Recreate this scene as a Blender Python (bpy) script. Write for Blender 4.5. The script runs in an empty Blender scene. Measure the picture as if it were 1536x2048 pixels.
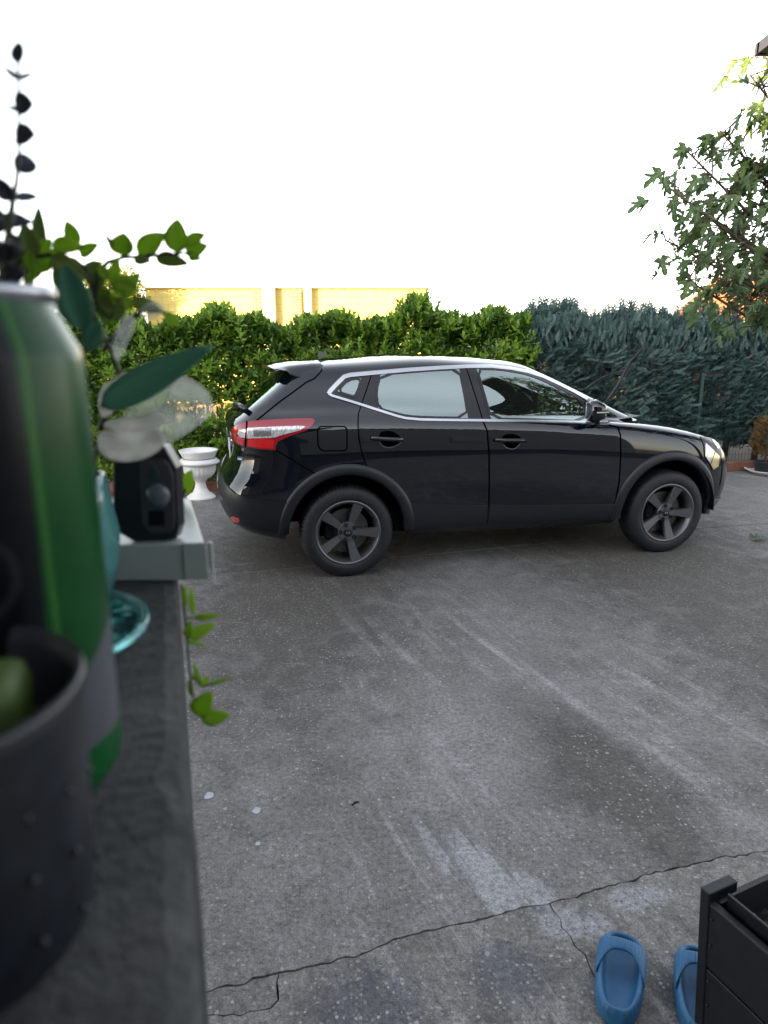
import bpy, bmesh, math, random
import numpy as np
from mathutils import Vector, Matrix, geometry
from mathutils.bvhtree import BVHTree
R = math.radians
random.seed(7); rng = np.random.default_rng(7)
S = bpy.context.scene
C = S.collection

# ------------------------------------------------------------------ camera, sky, sun, exposure
CAM_H, PITCH, FPX = 1.67, math.atan(334 / 1365), 1365.0
cam = bpy.data.cameras.new('camera'); co = bpy.data.objects.new('camera', cam); C.objects.link(co)
co.location = (0, 0, CAM_H); co.rotation_euler = (R(90) - PITCH, 0, 0)
cam.sensor_fit = 'VERTICAL'; cam.sensor_height = 36; cam.sensor_width = 27; cam.lens = 36 * FPX / 2048
cam.clip_start = .01; cam.clip_end = 2000
cam.dof.use_dof = True; cam.dof.focus_distance = 5.0; cam.dof.aperture_fstop = 8.5
S.camera = co
SUN_EL, SUN_AZ = R(10), R(-30)            # sun behind the camera, a little to the left
w = bpy.data.worlds.new('World'); S.world = w; w.use_nodes = True
nt = w.node_tree; bg = nt.nodes['Background']
sky = nt.nodes.new('ShaderNodeTexSky'); sky.sky_type = 'NISHITA'; sky.sun_disc = False
sky.sun_elevation = SUN_EL; sky.sun_rotation = R(180) - SUN_AZ
sky.air_density = 1.0; sky.dust_density = 1.0; sky.ozone_density = 1.5; sky.altitude = 100
wb = nt.nodes.new('ShaderNodeMix'); wb.data_type = 'RGBA'; wb.blend_type = 'MULTIPLY'; wb.inputs[0].default_value = 1   # daylight balanced for open shade
wb.inputs[7].default_value = (1.11, 1.045, .985, 1); hv = nt.nodes.new('ShaderNodeHueSaturation'); hv.inputs['Saturation'].default_value = .42
nt.links.new(sky.outputs[0], hv.inputs['Color']); nt.links.new(hv.outputs[0], wb.inputs[6]); nt.links.new(wb.outputs[2], bg.inputs[0]); bg.inputs[1].default_value = .15
sl = bpy.data.lights.new('sun', 'SUN'); sl.energy = 4.5; sl.angle = R(.53); sl.color = (1, .72, .28)
so = bpy.data.objects.new('sun', sl); C.objects.link(so)
sdir = Vector((math.sin(SUN_AZ) * math.cos(SUN_EL), -math.cos(SUN_AZ) * math.cos(SUN_EL), math.sin(SUN_EL)))
so.rotation_euler = sdir.to_track_quat('Z', 'Y').to_euler(); so.location = (0, -5, 9)
S.view_settings.view_transform = 'Standard'; S.view_settings.look = 'None'
S.view_settings.exposure = 2.5; S.view_settings.gamma = 1; S.view_settings.use_curve_mapping = False
S.cycles.max_bounces = 10; S.cycles.transparent_max_bounces = 24; S.cycles.sample_clamp_indirect = 8

# ------------------------------------------------------------------ measuring helpers
cp, sp = math.cos(PITCH), math.sin(PITCH)
EYE = Vector((0, 0, CAM_H))
def ray(px, py):
    x = (px - 768) / FPX; y = -(py - 1024) / FPX
    return Vector((x, cp + y * sp, -sp + y * cp))
def on_z(px, py, z=0.0):
    d = ray(px, py); return EYE + d * ((z - CAM_H) / d.z)
def on_y(px, py, Y):
    d = ray(px, py); return EYE + d * (Y / d.y)
def project(P):
    Q = P - EYE; Z = Q.y * cp - Q.z * sp; Y = Q.y * sp + Q.z * cp
    return (768 + FPX * Q.x / Z, 1024 - FPX * Y / Z)

# ------------------------------------------------------------------ object helpers
def setp(o, label=None, cat=None, group=None, kind=None):
    if label: o['label'] = label
    if cat: o['category'] = cat
    if group: o['group'] = group
    if kind: o['kind'] = kind
    return o
def empty(name, loc=(0, 0, 0), rz=0, parent=None):
    o = bpy.data.objects.new(name, None); C.objects.link(o); o.location = loc; o.rotation_euler = (0, 0, rz)
    o.parent = parent; o.empty_display_size = .1
    return o
def link(name, me, m, parent=None, smooth=True):
    if m is not None:
        for mm in (m if isinstance(m, (list, tuple)) else [m]): me.materials.append(mm)
    if smooth: me.polygons.foreach_set('use_smooth', [True] * len(me.polygons))
    o = bpy.data.objects.new(name, me); C.objects.link(o); o.parent = parent
    return o
def mesh(name, v, f, m, parent=None, smooth=False):
    me = bpy.data.meshes.new(name); me.from_pydata([tuple(p) for p in v], [], [tuple(q) for q in f]); me.update()
    return link(name, me, m, parent, smooth)
def bmobj(name, bm, m, parent=None, smooth=False):
    me = bpy.data.meshes.new(name); bm.to_mesh(me); bm.free()
    return link(name, me, m, parent, smooth)
def tobm(bm, v, f):
    vs = [bm.verts.new(tuple(p)) for p in v]
    for q in f:
        try: bm.faces.new([vs[i] for i in q])
        except ValueError: pass
def box(bm, c, s, bev=0, rot=None):
    m = Matrix.Translation(c) @ (rot.to_4x4() if rot else Matrix()) @ Matrix.Diagonal((s[0], s[1], s[2], 1))
    r = bmesh.ops.create_cube(bm, size=1, matrix=m)
    if bev:
        es = list({e for v in r['verts'] for e in v.link_edges})
        bmesh.ops.bevel(bm, geom=es, offset=bev, segments=2, affect='EDGES', profile=.5)
def boxobj(name, c, s, m, parent=None, bev=0, rot=None):
    bm = bmesh.new(); box(bm, c, s, bev, rot); return bmobj(name, bm, m, parent)
def lathe(prof, n=48, axis='Z', center=(0, 0, 0)):
    v, f = [], []
    for i in range(n):
        a = 2 * math.pi * i / n
        for r, z in prof:
            p = (r * math.cos(a), r * math.sin(a), z)
            if axis == 'Y': p = (p[0], p[2], p[1])
            v.append((p[0] + center[0], p[1] + center[1], p[2] + center[2]))
    k = len(prof)
    for i in range(n):
        j = (i + 1) % n
        for q in range(k - 1):
            a = (i * k + q, j * k + q, j * k + q + 1, i * k + q + 1)
            f.append(a if axis == 'Z' else a[::-1])
    return v, f
def tube(bm, pts, r, n=6, caps=True):
    pts = [Vector(p) for p in pts]
    rs = r if isinstance(r, (list, tuple)) else [r] * len(pts)
    rings = []; up = Vector((.13, .21, .97)).normalized()
    for i, p in enumerate(pts):
        d = (pts[min(i + 1, len(pts) - 1)] - pts[max(i - 1, 0)])
        if d.length < 1e-9: d = Vector((0, 0, 1))
        d.normalize(); a = d.cross(up)
        if a.length < .05: a = d.cross(Vector((1, 0, 0)))
        a.normalize(); b = d.cross(a)
        rings.append([bm.verts.new(p + (a * math.cos(2 * math.pi * k / n) + b * math.sin(2 * math.pi * k / n)) * rs[i]) for k in range(n)])
    for i in range(len(pts) - 1):
        for k in range(n):
            bm.faces.new((rings[i][k], rings[i][(k + 1) % n], rings[i + 1][(k + 1) % n], rings[i + 1][k]))
    if caps and n > 2:
        bm.faces.new(rings[0][::-1]); bm.faces.new(rings[-1])
def tubeobj(name, pts, r, m, parent=None, n=6):
    bm = bmesh.new(); tube(bm, pts, r, n); return bmobj(name, bm, m, parent, True)
def bmesh_from(v, f):
    bm = bmesh.new(); tobm(bm, v, f); return bm

# ------------------------------------------------------------------ materials
class NT:
    def __init__(s, name):
        s.m = bpy.data.materials.new(name); s.m.use_nodes = True; s.t = s.m.node_tree
        s.b = s.t.nodes['Principled BSDF']; s.out = s.t.nodes['Material Output']
    def n(s, typ, **kw):
        x = s.t.nodes.new(typ)
        for k, v in kw.items(): setattr(x, k, v)
        return x
    def l(s, a, b): s.t.links.new(a, b)
    def set(s, **kw):
        for k, v in kw.items(): s.b.inputs[k.replace('_', ' ')].default_value = v
    def coord(s, kind='Object', scale=(1, 1, 1), rot=(0, 0, 0), loc=(0, 0, 0)):
        c = s.n('ShaderNodeTexCoord'); m = s.n('ShaderNodeMapping')
        m.inputs['Scale'].default_value = scale; m.inputs['Rotation'].default_value = rot; m.inputs['Location'].default_value = loc
        s.l(c.outputs[kind], m.inputs[0]); return m.outputs[0]
    def noise(s, vec, scale, detail=4, rough=.55, dist=0):
        x = s.n('ShaderNodeTexNoise'); s.l(vec, x.inputs['Vector'])
        x.inputs['Scale'].default_value = scale; x.inputs['Detail'].default_value = detail
        x.inputs['Roughness'].default_value = rough; x.inputs['Distortion'].default_value = dist
        return x.outputs['Fac']
    def ramp(s, fac, stops):
        x = s.n('ShaderNodeValToRGB'); s.l(fac, x.inputs[0]); e = x.color_ramp.elements
        while len(e) < len(stops): e.new(.5)
        for k, (p, c) in enumerate(stops):
            e[k].position = p; e[k].color = (*(c if isinstance(c, tuple) else (c, c, c)), 1)
        return x.outputs[0]
    def mix(s, fac, a, b, mode='MIX'):
        x = s.n('ShaderNodeMix', data_type='RGBA', blend_type=mode)
        for sock, v in ((x.inputs[0], fac), (x.inputs[6], a), (x.inputs[7], b)):
            if isinstance(v, (int, float)): sock.default_value = v if sock == x.inputs[0] else (v, v, v, 1)
            elif isinstance(v, tuple): sock.default_value = (*v, 1)
            else: s.l(v, sock)
        return x.outputs[2]
    def math(s, op, a, b=0.0, clamp=False):
        x = s.n('ShaderNodeMath', operation=op, use_clamp=clamp)
        for sock, v in ((x.inputs[0], a), (x.inputs[1], b)):
            if isinstance(v, (int, float)): sock.default_value = v
            else: s.l(v, sock)
        return x.outputs[0]
    def bump(s, h, strength, dist=.01, normal=None):
        x = s.n('ShaderNodeBump'); x.inputs['Strength'].default_value = strength; x.inputs['Distance'].default_value = dist
        s.l(h, x.inputs['Height'])
        if normal: s.l(normal, x.inputs['Normal'])
        s.l(x.outputs[0], s.b.inputs['Normal']); return x.outputs[0]
def plain(name, col, rough=.5, metal=0, var=.12, scale=30, bump=0, **kw):
    t = NT(name); t.set(Roughness=rough, Metallic=metal, **kw)
    v = t.coord(); nz = t.noise(v, scale, 5)
    t.l(t.ramp(nz, [(.3, tuple(c * (1 - var) for c in col)), (.7, tuple(min(1, c * (1 + var)) for c in col))]), t.b.inputs['Base Color'])
    if bump: t.bump(nz, bump, .002)
    return t.m

def leafmat(name, c1, c2, rough=.35, trans=.35, spec=.5, vein=False):
    t = NT(name); g = t.n('ShaderNodeNewGeometry')
    col = t.ramp(g.outputs['Random Per Island'], [(0, c1), (1, c2)])
    if vein:
        uv = t.n('ShaderNodeUVMap'); sep = t.n('ShaderNodeSeparateXYZ'); t.l(uv.outputs[0], sep.inputs[0])
        a = t.math('ABSOLUTE', t.math('SUBTRACT', sep.outputs[0], .5))
        k = t.math('SINE', t.math('MULTIPLY', t.math('ADD', sep.outputs[1], t.math('MULTIPLY', a, -.6)), 46))
        side = t.math('MULTIPLY', t.math('GREATER_THAN', k, .86), .3)
        mid = t.math('MULTIPLY', t.math('LESS_THAN', a, .025), .55)
        col = t.mix(t.math('MAXIMUM', side, mid), col, tuple(min(1, c * 2.2 + .03) for c in c2))
    t.l(col, t.b.inputs['Base Color']); t.set(Roughness=rough); t.b.inputs['Specular IOR Level'].default_value = spec
    tr = t.n('ShaderNodeBsdfTranslucent'); t.l(t.mix(.35, col, (1, 1, .2), 'MULTIPLY'), tr.inputs[0])
    t.l(t.mix(.5, col, (.9, 1, .25), 'MULTIPLY'), tr.inputs[0])
    mx = t.n('ShaderNodeMixShader'); mx.inputs[0].default_value = trans
    t.l(t.b.outputs[0], mx.inputs[1]); t.l(tr.outputs[0], mx.inputs[2]); t.l(mx.outputs[0], t.out.inputs[0])
    return t.m

M = {}
def strk(t, along, across, deg):
    c = t.n('ShaderNodeTexCoord'); m = t.n('ShaderNodeMapping'); m.vector_type = 'TEXTURE'
    m.inputs['Rotation'].default_value = (0, 0, R(deg)); m.inputs['Scale'].default_value = (along, across, 1); t.l(c.outputs['Object'], m.inputs[0]); return m.outputs[0]
def concrete(name, near=False):
    t = NT(name); v = t.coord('Object')
    big = t.noise(v, 1.1, 6, .6, .4); mid = t.noise(v, 5.5, 8, .65, .6); fine = t.noise(v, 60, 6, .7)
    sv = strk(t, 1.25, .11, -69)
    streak = t.noise(sv, 1.6, 7, .62, .7)
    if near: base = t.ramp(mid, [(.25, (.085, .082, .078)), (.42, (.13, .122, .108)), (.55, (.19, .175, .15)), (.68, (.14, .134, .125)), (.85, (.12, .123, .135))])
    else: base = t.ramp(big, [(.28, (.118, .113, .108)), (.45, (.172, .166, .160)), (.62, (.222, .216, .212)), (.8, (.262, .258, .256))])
    base = t.mix(t.ramp(mid, [(.35, .0), (.7, .55)]), base, (.2, .2, .21))
    sm = t.ramp(streak, [(.50, 0.0), (.66, 1.0)])
    sm = t.math('MULTIPLY', sm, t.ramp(t.noise(v, .8, 3), [(.36, 0.0), (.56, 1.0)]))
    base = t.mix(t.math('MULTIPLY', sm, .75), base, (.33, .325, .325))
    # worn pale laitance patches where the photograph has them (centre x, y, radii along / across the brushing, strength)
    geo = t.n('ShaderNodeNewGeometry')
    def patch(cx, cy, rl, rw, ang=-69):
        mp = t.n('ShaderNodeMapping'); mp.vector_type = 'TEXTURE'
        mp.inputs['Location'].default_value = (cx, cy, 0); mp.inputs['Rotation'].default_value = (0, 0, R(ang)); mp.inputs['Scale'].default_value = (rl, rw, 1)
        t.l(geo.outputs['Position'], mp.inputs[0])
        ln = t.n('ShaderNodeVectorMath', operation='LENGTH')
        fl = t.n('ShaderNodeVectorMath', operation='MULTIPLY'); fl.inputs[1].default_value = (1, 1, 0)
        t.l(mp.outputs[0], fl.inputs[0]); t.l(fl.outputs[0], ln.inputs[0])
        return t.math('SUBTRACT', 1.0, ln.outputs[1], True)
    sv2 = strk(t, .40, .045, -66); st2 = t.noise(sv2, 1.9, 8, .7, .5)
    def addpatch(base, lst, col, lo, hi, tex, amt):
        tot = None
        for a in lst:
            q = patch(*a); tot = q if tot is None else t.math('MAXIMUM', tot, q)
        s_ = t.math('ADD', t.math('MULTIPLY', tot, .55), t.math('MULTIPLY', tex, .75))
        return t.mix(t.math('MULTIPLY', t.ramp(s_, [(lo, 0.0), (hi, 1.0)]), amt), base, col)
    if not near:
        base = addpatch(base, [(.33, 1.86, .42, .13), (.47, 1.80, .22, .10), (.16, 2.02, .35, .05)], (.35, .35, .365), .60, .72, st2, .8)
        base = addpatch(base, [(-1.0, 4.93, .45, .035, 15), (-.62, 5.03, .3, .05, 15)], (.42, .41, .39), .60, .66, t.noise(v, 9, 6, .7, .5), .85)
        base = addpatch(base, [(.10, 2.7, 1.1, .06, -66), (.25, 2.6, 1.0, .04, -66), (-.1, 2.9, 1.2, .05, -68), (.95, 2.9, 1.3, .08, -66), (.6, 3.6, 1.2, .07, -67)], (.36, .355, .355), .60, .85, streak, .6)
        base = addpatch(base, [(-.18, 3.9, .8, .10), (.0, 3.75, .9, .07), (1.38, 3.05, .5, .06)], (.37, .365, .365), .62, .78, streak, .8)
        base = addpatch(base, [(1.5, 3.7, .75, .55), (.05, 2.75, .9, .75), (-.5, 2.3, 1.1, .5)], (.285, .28, .28), .48, .85, mid, .75)
        wet = addpatch(0.0, [(-.6, 5.2, 1.3, 4.5, 0), (2.2, 5.9, 1.6, 5.5, 0), (.9, 2.35, .35, .9, 16)], (1, 1, 1), .35, .72, mid, 1.0)
        base = t.mix(t.math('MULTIPLY', wet, .8), base, (.062, .054, .045))
    else:
        base = addpatch(base, [(.53, 1.70, .14, .12, 0), (.80, 1.78, .2, .08, 10), (.62, 1.68, .12, .09, 0)], (.30, .30, .32), .55, .68, mid, .8)
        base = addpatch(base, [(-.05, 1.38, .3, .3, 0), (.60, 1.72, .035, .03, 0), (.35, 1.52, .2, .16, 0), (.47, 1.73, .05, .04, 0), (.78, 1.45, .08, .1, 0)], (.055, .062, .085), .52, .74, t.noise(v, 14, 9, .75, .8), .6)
    # exposed aggregate
    vo = t.n('ShaderNodeTexVoronoi'); vo.inputs['Scale'].default_value = 72; vo.inputs['Randomness'].default_value = 1; t.l(v, vo.inputs['Vector'])
    sc = t.n('ShaderNodeSeparateColor'); t.l(vo.outputs['Color'], sc.inputs[0])
    stone = t.math('MULTIPLY', t.math('LESS_THAN', vo.outputs['Distance'], .36), t.math('GREATER_THAN', sc.outputs[0], .45 if not near else .3))
    zone = t.ramp(t.noise(v, 2.1, 5, .6, .3), [(.36, .15 if not near else .6), (.58, 1.0)])
    base = t.mix(t.math('MULTIPLY', t.math('MULTIPLY', stone, zone), .8), base, t.ramp(sc.outputs[1], [(0, (.09, .08, .07)), (.45, (.20, .19, .18)), (.8, (.30, .29, .28)), (1, (.46, .45, .43))]))
    pit = t.ramp(t.noise(v, 190, 4, .7), [(.36, .45), (.5, 1.0), (.62, 1.25)])
    grit = t.ramp(t.noise(v, 48, 5, .75), [(.36, .62), (.5, 1.0), (.64, 1.32)]); base = t.mix(1.0, base, grit, 'MULTIPLY')
    base = t.mix(.9, base, t.mix(1.0, base, pit, 'MULTIPLY'))
    vo2 = t.n('ShaderNodeTexVoronoi'); vo2.inputs['Scale'].default_value = 17; t.l(v, vo2.inputs['Vector'])
    s2 = t.n('ShaderNodeSeparateColor'); t.l(vo2.outputs['Color'], s2.inputs[0])
    big2 = t.math('MULTIPLY', t.math('LESS_THAN', vo2.outputs['Distance'], .13), t.math('GREATER_THAN', s2.outputs[0], .95))
    base = t.mix(t.math('MULTIPLY', big2, .6), base, (.42, .41, .39))
    t.l(base, t.b.inputs['Base Color'])
    t.l(t.ramp(mid, [(.3, .62), (.7, .88)]), t.b.inputs['Roughness'])
    h = t.math('ADD', t.math('MULTIPLY', vo.outputs['Distance'], -.9), t.math('ADD', t.math('MULTIPLY', fine, 1.4), t.math('MULTIPLY', mid, .8)))
    t.bump(h, .55, .004)
    return t.m
M['concrete'] = concrete('concrete_slab'); M['concrete_near'] = concrete('concrete_slab_stained', True)
M['soil'] = plain('dark_soil', (.03, .024, .018), .95, 0, .4, 40, .8)
M['yard'] = plain('dry_yard', (.33, .24, .13), .95, 0, .3, 3, .5)

def ledgemat():
    t = NT('weathered_ledge_concrete'); v = t.coord()
    a = t.noise(v, 22, 7, .65, .4); b = t.noise(v, 160, 5, .7)
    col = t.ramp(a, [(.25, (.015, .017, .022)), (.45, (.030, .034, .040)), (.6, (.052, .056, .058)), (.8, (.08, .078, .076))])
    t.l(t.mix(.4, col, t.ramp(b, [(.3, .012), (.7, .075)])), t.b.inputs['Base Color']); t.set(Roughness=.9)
    t.bump(t.math('ADD', a, b), .6, .004); return t.m
M['ledge'] = ledgemat()

t = NT('black_car_paint'); t.set(Base_Color=(.0015, .0035, .008, 1), Roughness=.5, Coat_Weight=1.0, Coat_Roughness=.02, Coat_IOR=1.68)
t.b.inputs['Specular IOR Level'].default_value = .0
v = t.coord(); t.l(t.ramp(t.noise(v, 6, 6, .7), [(.35, .012), (.75, .035)]), t.b.inputs['Coat Roughness']); M['paint'] = t.m
M['plastic'] = plain('grey_black_cladding_plastic', (.007, .0095, .014), .42, 0, .15, 60, .15)
M['rubber'] = plain('tyre_rubber', (.008, .009, .013), .62, 0, .25, 30, .2)
M['trimblack'] = plain('black_pillar_trim', (.012, .012, .016), .28)
M['dark'] = plain('dark_recess', (.006, .006, .008), .8, Specular_IOR_Level=.1)
M['gap'] = plain('black_gap', (.001, .001, .001), .9, Specular_IOR_Level=0.0)
M['chrome'] = plain('bright_satin_trim', (.62, .63, .66), .22, 1.0, .04)
M['rim'] = plain('gunmetal_alloy', (.15, .155, .165), .36, .8, .06)
M['rimdark'] = plain('dark_alloy_barrel', (.05, .05, .052), .4, .7)
M['disc'] = plain('brake_disc_steel', (.10, .095, .09), .4, .9, .3, 12)
M['seat'] = plain('dark_seat_fabric', (.03, .032, .036), .8)
M['dash'] = plain('grey_dashboard', (.09, .11, .115), .6)
M['white'] = plain('white_paint', (.78, .78, .78), .4, 0, .03)
def glassmat(name, tint, rough=.0, refl=1.5, dark=.5):
    t = NT(name); t.t.nodes.remove(t.b)
    tr = t.n('ShaderNodeBsdfTransparent'); tr.inputs[0].default_value = (*tint, 1)
    gl = t.n('ShaderNodeBsdfGlossy'); gl.inputs['Roughness'].default_value = rough; gl.inputs[0].default_value = (.86, 1, .97, 1)
    fr = t.n('ShaderNodeFresnel'); fr.inputs[0].default_value = refl
    mx = t.n('ShaderNodeMixShader'); t.l(fr.outputs[0], mx.inputs[0]); t.l(tr.outputs[0], mx.inputs[1]); t.l(gl.outputs[0], mx.inputs[2])
    t.l(mx.outputs[0], t.out.inputs[0]); return t.m
M['glass'] = glassmat('tinted_car_glass', (.5, .68, .62), .005, 4.2)
M['lens_red'] = None
t = NT('red_lamp_lens'); v = t.coord()
wv = t.n('ShaderNodeTexWave'); wv.inputs['Scale'].default_value = 40; t.l(v, wv.inputs[0])
t.l(t.ramp(wv.outputs[1], [(0, (.42, .006, .008)), (1, (.75, .015, .015))]), t.b.inputs['Base Color'])
t.set(Roughness=.12, Coat_Weight=1.0, Coat_Roughness=.02); M['lens_red'] = t.m
t = NT('dark_red_lamp_lens'); t.set(Base_Color=(.30, .006, .02, 1), Roughness=.15, Coat_Weight=1.0, Coat_Roughness=.02); M['lens_dark'] = t.m
t = NT('clear_lamp_lens'); v = t.coord(scale=(60, 60, 18))
t.l(t.ramp(t.noise(v, 1.5, 3), [(.35, (.35, .35, .37)), (.6, (.85, .84, .84))]), t.b.inputs['Base Color'])
t.set(Roughness=.15, Metallic=.35, Coat_Weight=1.0, Coat_Roughness=.02); M['lens_clear'] = t.m
t = NT('amber_indicator_lens'); t.set(Base_Color=(.72, .60, .32, 1), Roughness=.2, Metallic=.4, Coat_Weight=1.0); M['amber'] = t.m

# ------------------------------------------------------------------ ground
def jag(pts, amp, step=.03, seed=1):
    r = random.Random(seed); out = []
    for a, b in zip(pts[:-1], pts[1:]):
        a, b = Vector(a[:2]), Vector(b[:2]); L = (b - a).length; n = max(1, int(L / step)); nrm = Vector((-(b - a).y, (b - a).x)).normalized()
        for k in range(n):
            out.append(a.lerp(b, k / n) + nrm * (r.gauss(0, amp) if k else r.gauss(0, amp * .5)))
    out.append(Vector(pts[-1][:2])); return out
def G(px, py): p = on_z(px, py); return (p.x, p.y)
ground = mesh('ground', [(-400, -300, -.06), (400, -300, -.06), (400, 600, -.06), (-400, 600, -.06)], [(0, 1, 2, 3)], M['soil']); setp(ground, kind='structure')
nb = mesh('neighbour_yard', [(-60, 10.2, -.03), (60, 16, -.03), (60, 90, -.03), (-60, 90, -.03)], [(0, 1, 2, 3)], M['yard']); setp(nb, kind='structure')
c1 = [G(*q) for q in [(418, 1985), (540, 1950), (660, 1925), (740, 1902), (820, 1870), (930, 1848), (1040, 1815), (1100, 1808), (1230, 1770), (1300, 1748), (1420, 1722), (1536, 1700)]]
c1 = [(-7, -.6)] + c1 + [(9, 4.25)]
jt = [(-7, 3.2), G(420, 1148), G(640, 1130), G(1400, 1057), G(1536, 1047), (9, 7.95)]
c2 = [G(*q) for q in [(1100, 1808), (1140, 1870), (1170, 1910), (1185, 1950), (1262, 2048)]] + [(.75, .4), (.9, -4)]
c3 = [G(*q) for q in [(556, 1950), (557, 2000), (540, 2015), (480, 2032), (418, 2028)]] + [(-1.2, 1.30)]
A = jag(c1, .0035, .022, 3); B = jag(jt, .004, .05, 4)
def slab(name, loop, m, inset=.004, parent=None):
    loop = [Vector(p) for p in loop]; n = len(loop)
    ar = sum(loop[i].x * loop[(i + 1) % n].y - loop[(i + 1) % n].x * loop[i].y for i in range(n))
    if ar < 0: loop.reverse()
    rr = random.Random(n); ins = []
    for i in range(n):
        d = (loop[(i + 1) % n] - loop[i - 1]); d = d.normalized() if d.length > 1e-6 else Vector((1, 0))
        ins.append(loop[i] + Vector((-d.y, d.x)) * inset * rr.uniform(.25, 1.5))
    tris = geometry.tessellate_polygon([[p.to_3d() for p in ins]])
    v = [(p.x, p.y, 0) for p in ins] + [(p.x, p.y, -.058) for p in ins]
    f = [tuple(q) for q in tris]
    f = [q if (Vector(v[q[1]]) - Vector(v[q[0]])).cross(Vector(v[q[2]]) - Vector(v[q[0]])).z > 0 else q[::-1] for q in f]
    f += [(i, i + n, (i + 1) % n + n, (i + 1) % n) for i in range(n)]
    return mesh(name, v, f, m, parent)
pave = empty('yard_pavement'); setp(pave, kind='structure')
k0 = min(range(len(A)), key=lambda i: (A[i] - Vector(c2[0])).length)
k3 = min(range(len(A)), key=lambda i: (A[i] - Vector(c3[0])).length)
slab('concrete_slab', A + B[::-1], M['concrete'], .0042, pave)
KL, KR = (-1.97, 7.81), (4.684, 9.13)
kd = (Vector(KR) - Vector(KL)).normalized()
kerbA = Vector(KL) - kd * 6; kerbB = Vector(KR) + kd * 6
slab('concrete_slab', [p_ + Vector((0, .006)) for p_ in B] + [Vector((kerbB.x, kerbB.y)), Vector((kerbA.x, kerbA.y))], M['concrete'], .0042, pave)
C2 = jag([A[k0]] + c2[1:], .004, .025, 5)
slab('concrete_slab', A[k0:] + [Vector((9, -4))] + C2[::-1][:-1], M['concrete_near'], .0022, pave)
C3 = jag([A[k3]] + c3[1:], .003, .02, 6)
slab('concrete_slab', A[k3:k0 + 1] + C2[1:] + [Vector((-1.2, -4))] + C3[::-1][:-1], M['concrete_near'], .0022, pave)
slab('concrete_slab', [A[0]] + A[1:k3 + 1] + C3[1:] + [Vector((-1.2, -4)), Vector((-7, -4))], M['concrete'], .0022, pave)

# ------------------------------------------------------------------ the house behind the camera (it shades the yard)
M['plaster'] = plain('cream_plaster', (.22, .21, .19), .9, 0, .08, 4, .2)
M['tile'] = plain('roof_tile_terracotta', (.42, .15, .06), .8, 0, .3, 14, .4)
M['winglass'] = plain('house_window_glass', (.09, .1, .11), .05)
hs = empty('house', (0, -8.3, 0)); setp(hs, 'long plastered house whose eaves shade the yard from behind the viewpoint', 'house')
HW = 20
boxobj('wall', (-1, -3.0, 2.9), (2 * HW, 6, 5.8), M['plaster'], hs)
for i, (x, zc, h_) in enumerate([(-6.5, 1.5, 1.3), (-3, 1.1, 2.2), (1.6, 1.5, 1.3), (5.5, 1.5, 1.3), (9.5, 1.5, 1.3)]):
    fr = boxobj('window', (x, .02, zc), (1.3, .06, h_), M['plaster'], hs)
    boxobj('pane', (x, .056, zc), (1.12, .012, h_ - .16), M['winglass'], fr)
rf = bmesh.new(); tobm(rf, [(-HW - 1.2, .35, 5.82), (HW - .8, .35, 5.82), (HW - .8, -3, 6.02), (-HW - 1.2, -3, 6.02), (-HW - 1.2, -6.4, 5.82), (HW - .8, -6.4, 5.82),
    (-HW - 1.2, .35, 5.90), (HW - .8, .35, 5.90), (HW - .8, -3, 6.10), (-HW - 1.2, -3, 6.10), (-HW - 1.2, -6.4, 5.90), (HW - .8, -6.4, 5.90)],
    [(0, 3, 2, 1), (3, 4, 5, 2), (6, 7, 8, 9), (9, 8, 11, 10), (0, 1, 7, 6), (4, 10, 11, 5), (0, 6, 9, 3), (3, 9, 10, 4), (1, 2, 8, 7), (2, 5, 11, 8)])
bmobj('roof', rf, M['tile'], hs)

pc = empty('terrace_shelter', (-2.7, -.6, 0)); setp(pc, 'flat roofed shelter over the terrace corner with the wall top and flowers', 'shelter')
boxobj('roof', (0, 0, 2.75), (6.6, 4.6, .16), M['plaster'], pc)
for x in (-3.1, ): 
    for y in (-2.1, 2.1): boxobj('post', (x, y, 1.335), (.16, .16, 2.67), M['plaster'], pc)
boxobj('back_shade_wall', (0, -2.35, 1.335), (6.4, .12, 2.67), M['plaster'], pc); boxobj('side_shade_wall', (1.0, -.9, 1.335), (.12, 2.78, 2.67), M['plaster'], pc)  # unseen walls, added to darken the things on the wall top
boxobj('post', (3.1, -2.1, 1.335), (.16, .16, 2.67), M['plaster'], pc)

# ------------------------------------------------------------------ kerb, fence
M['kerb'] = plain('terracotta_kerb', (.19, .085, .055), .85, 0, .35, 18, .6)
kb = empty('garden_kerb', (0, 0, 0)); setp(kb, 'low terracotta brown kerb running along the foot of the hedges', 'kerb')
kl = (kerbB - kerbA).length; kn = Vector((-kd.y, kd.x)); ka = math.atan2(kd.y, kd.x)
nk = int(kl / .5); kme = None
for i in range(nk):
    c = kerbA + kd * ((i + .5) * kl / nk) + kn * .06
    bm = bmesh.new()
    if kme is None:
        box(bm, (0, 0, 0), (kl / nk - .012, .1, .15), .008); o = bmobj('kerb_block', bm, M['kerb'], kb); kme = o.data
    else:
        bm.free(); o = bpy.data.objects.new('kerb_block', kme); C.objects.link(o); o.parent = kb
    o.location = (c.x, c.y, .05 + random.uniform(-.008, .008)); o.rotation_euler = (random.uniform(-.02, .02), 0, ka + random.uniform(-.01, .01))
bed = mesh('planting_bed', [(*(kerbA + kn * .11), .05), (*(kerbB + kn * .11), .05), (*(kerbB + kn * 1.6), .05), (*(kerbA + kn * 1.6), .05)], [(0, 1, 2, 3)], M['soil']); setp(bed, kind='structure')
M['green'] = plain('dark_green_coated_wire', (.012, .045, .035), .45)
fe = empty('wire_fence'); setp(fe, 'dark green welded wire mesh fence half hidden by the hedges', 'fence')
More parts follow.
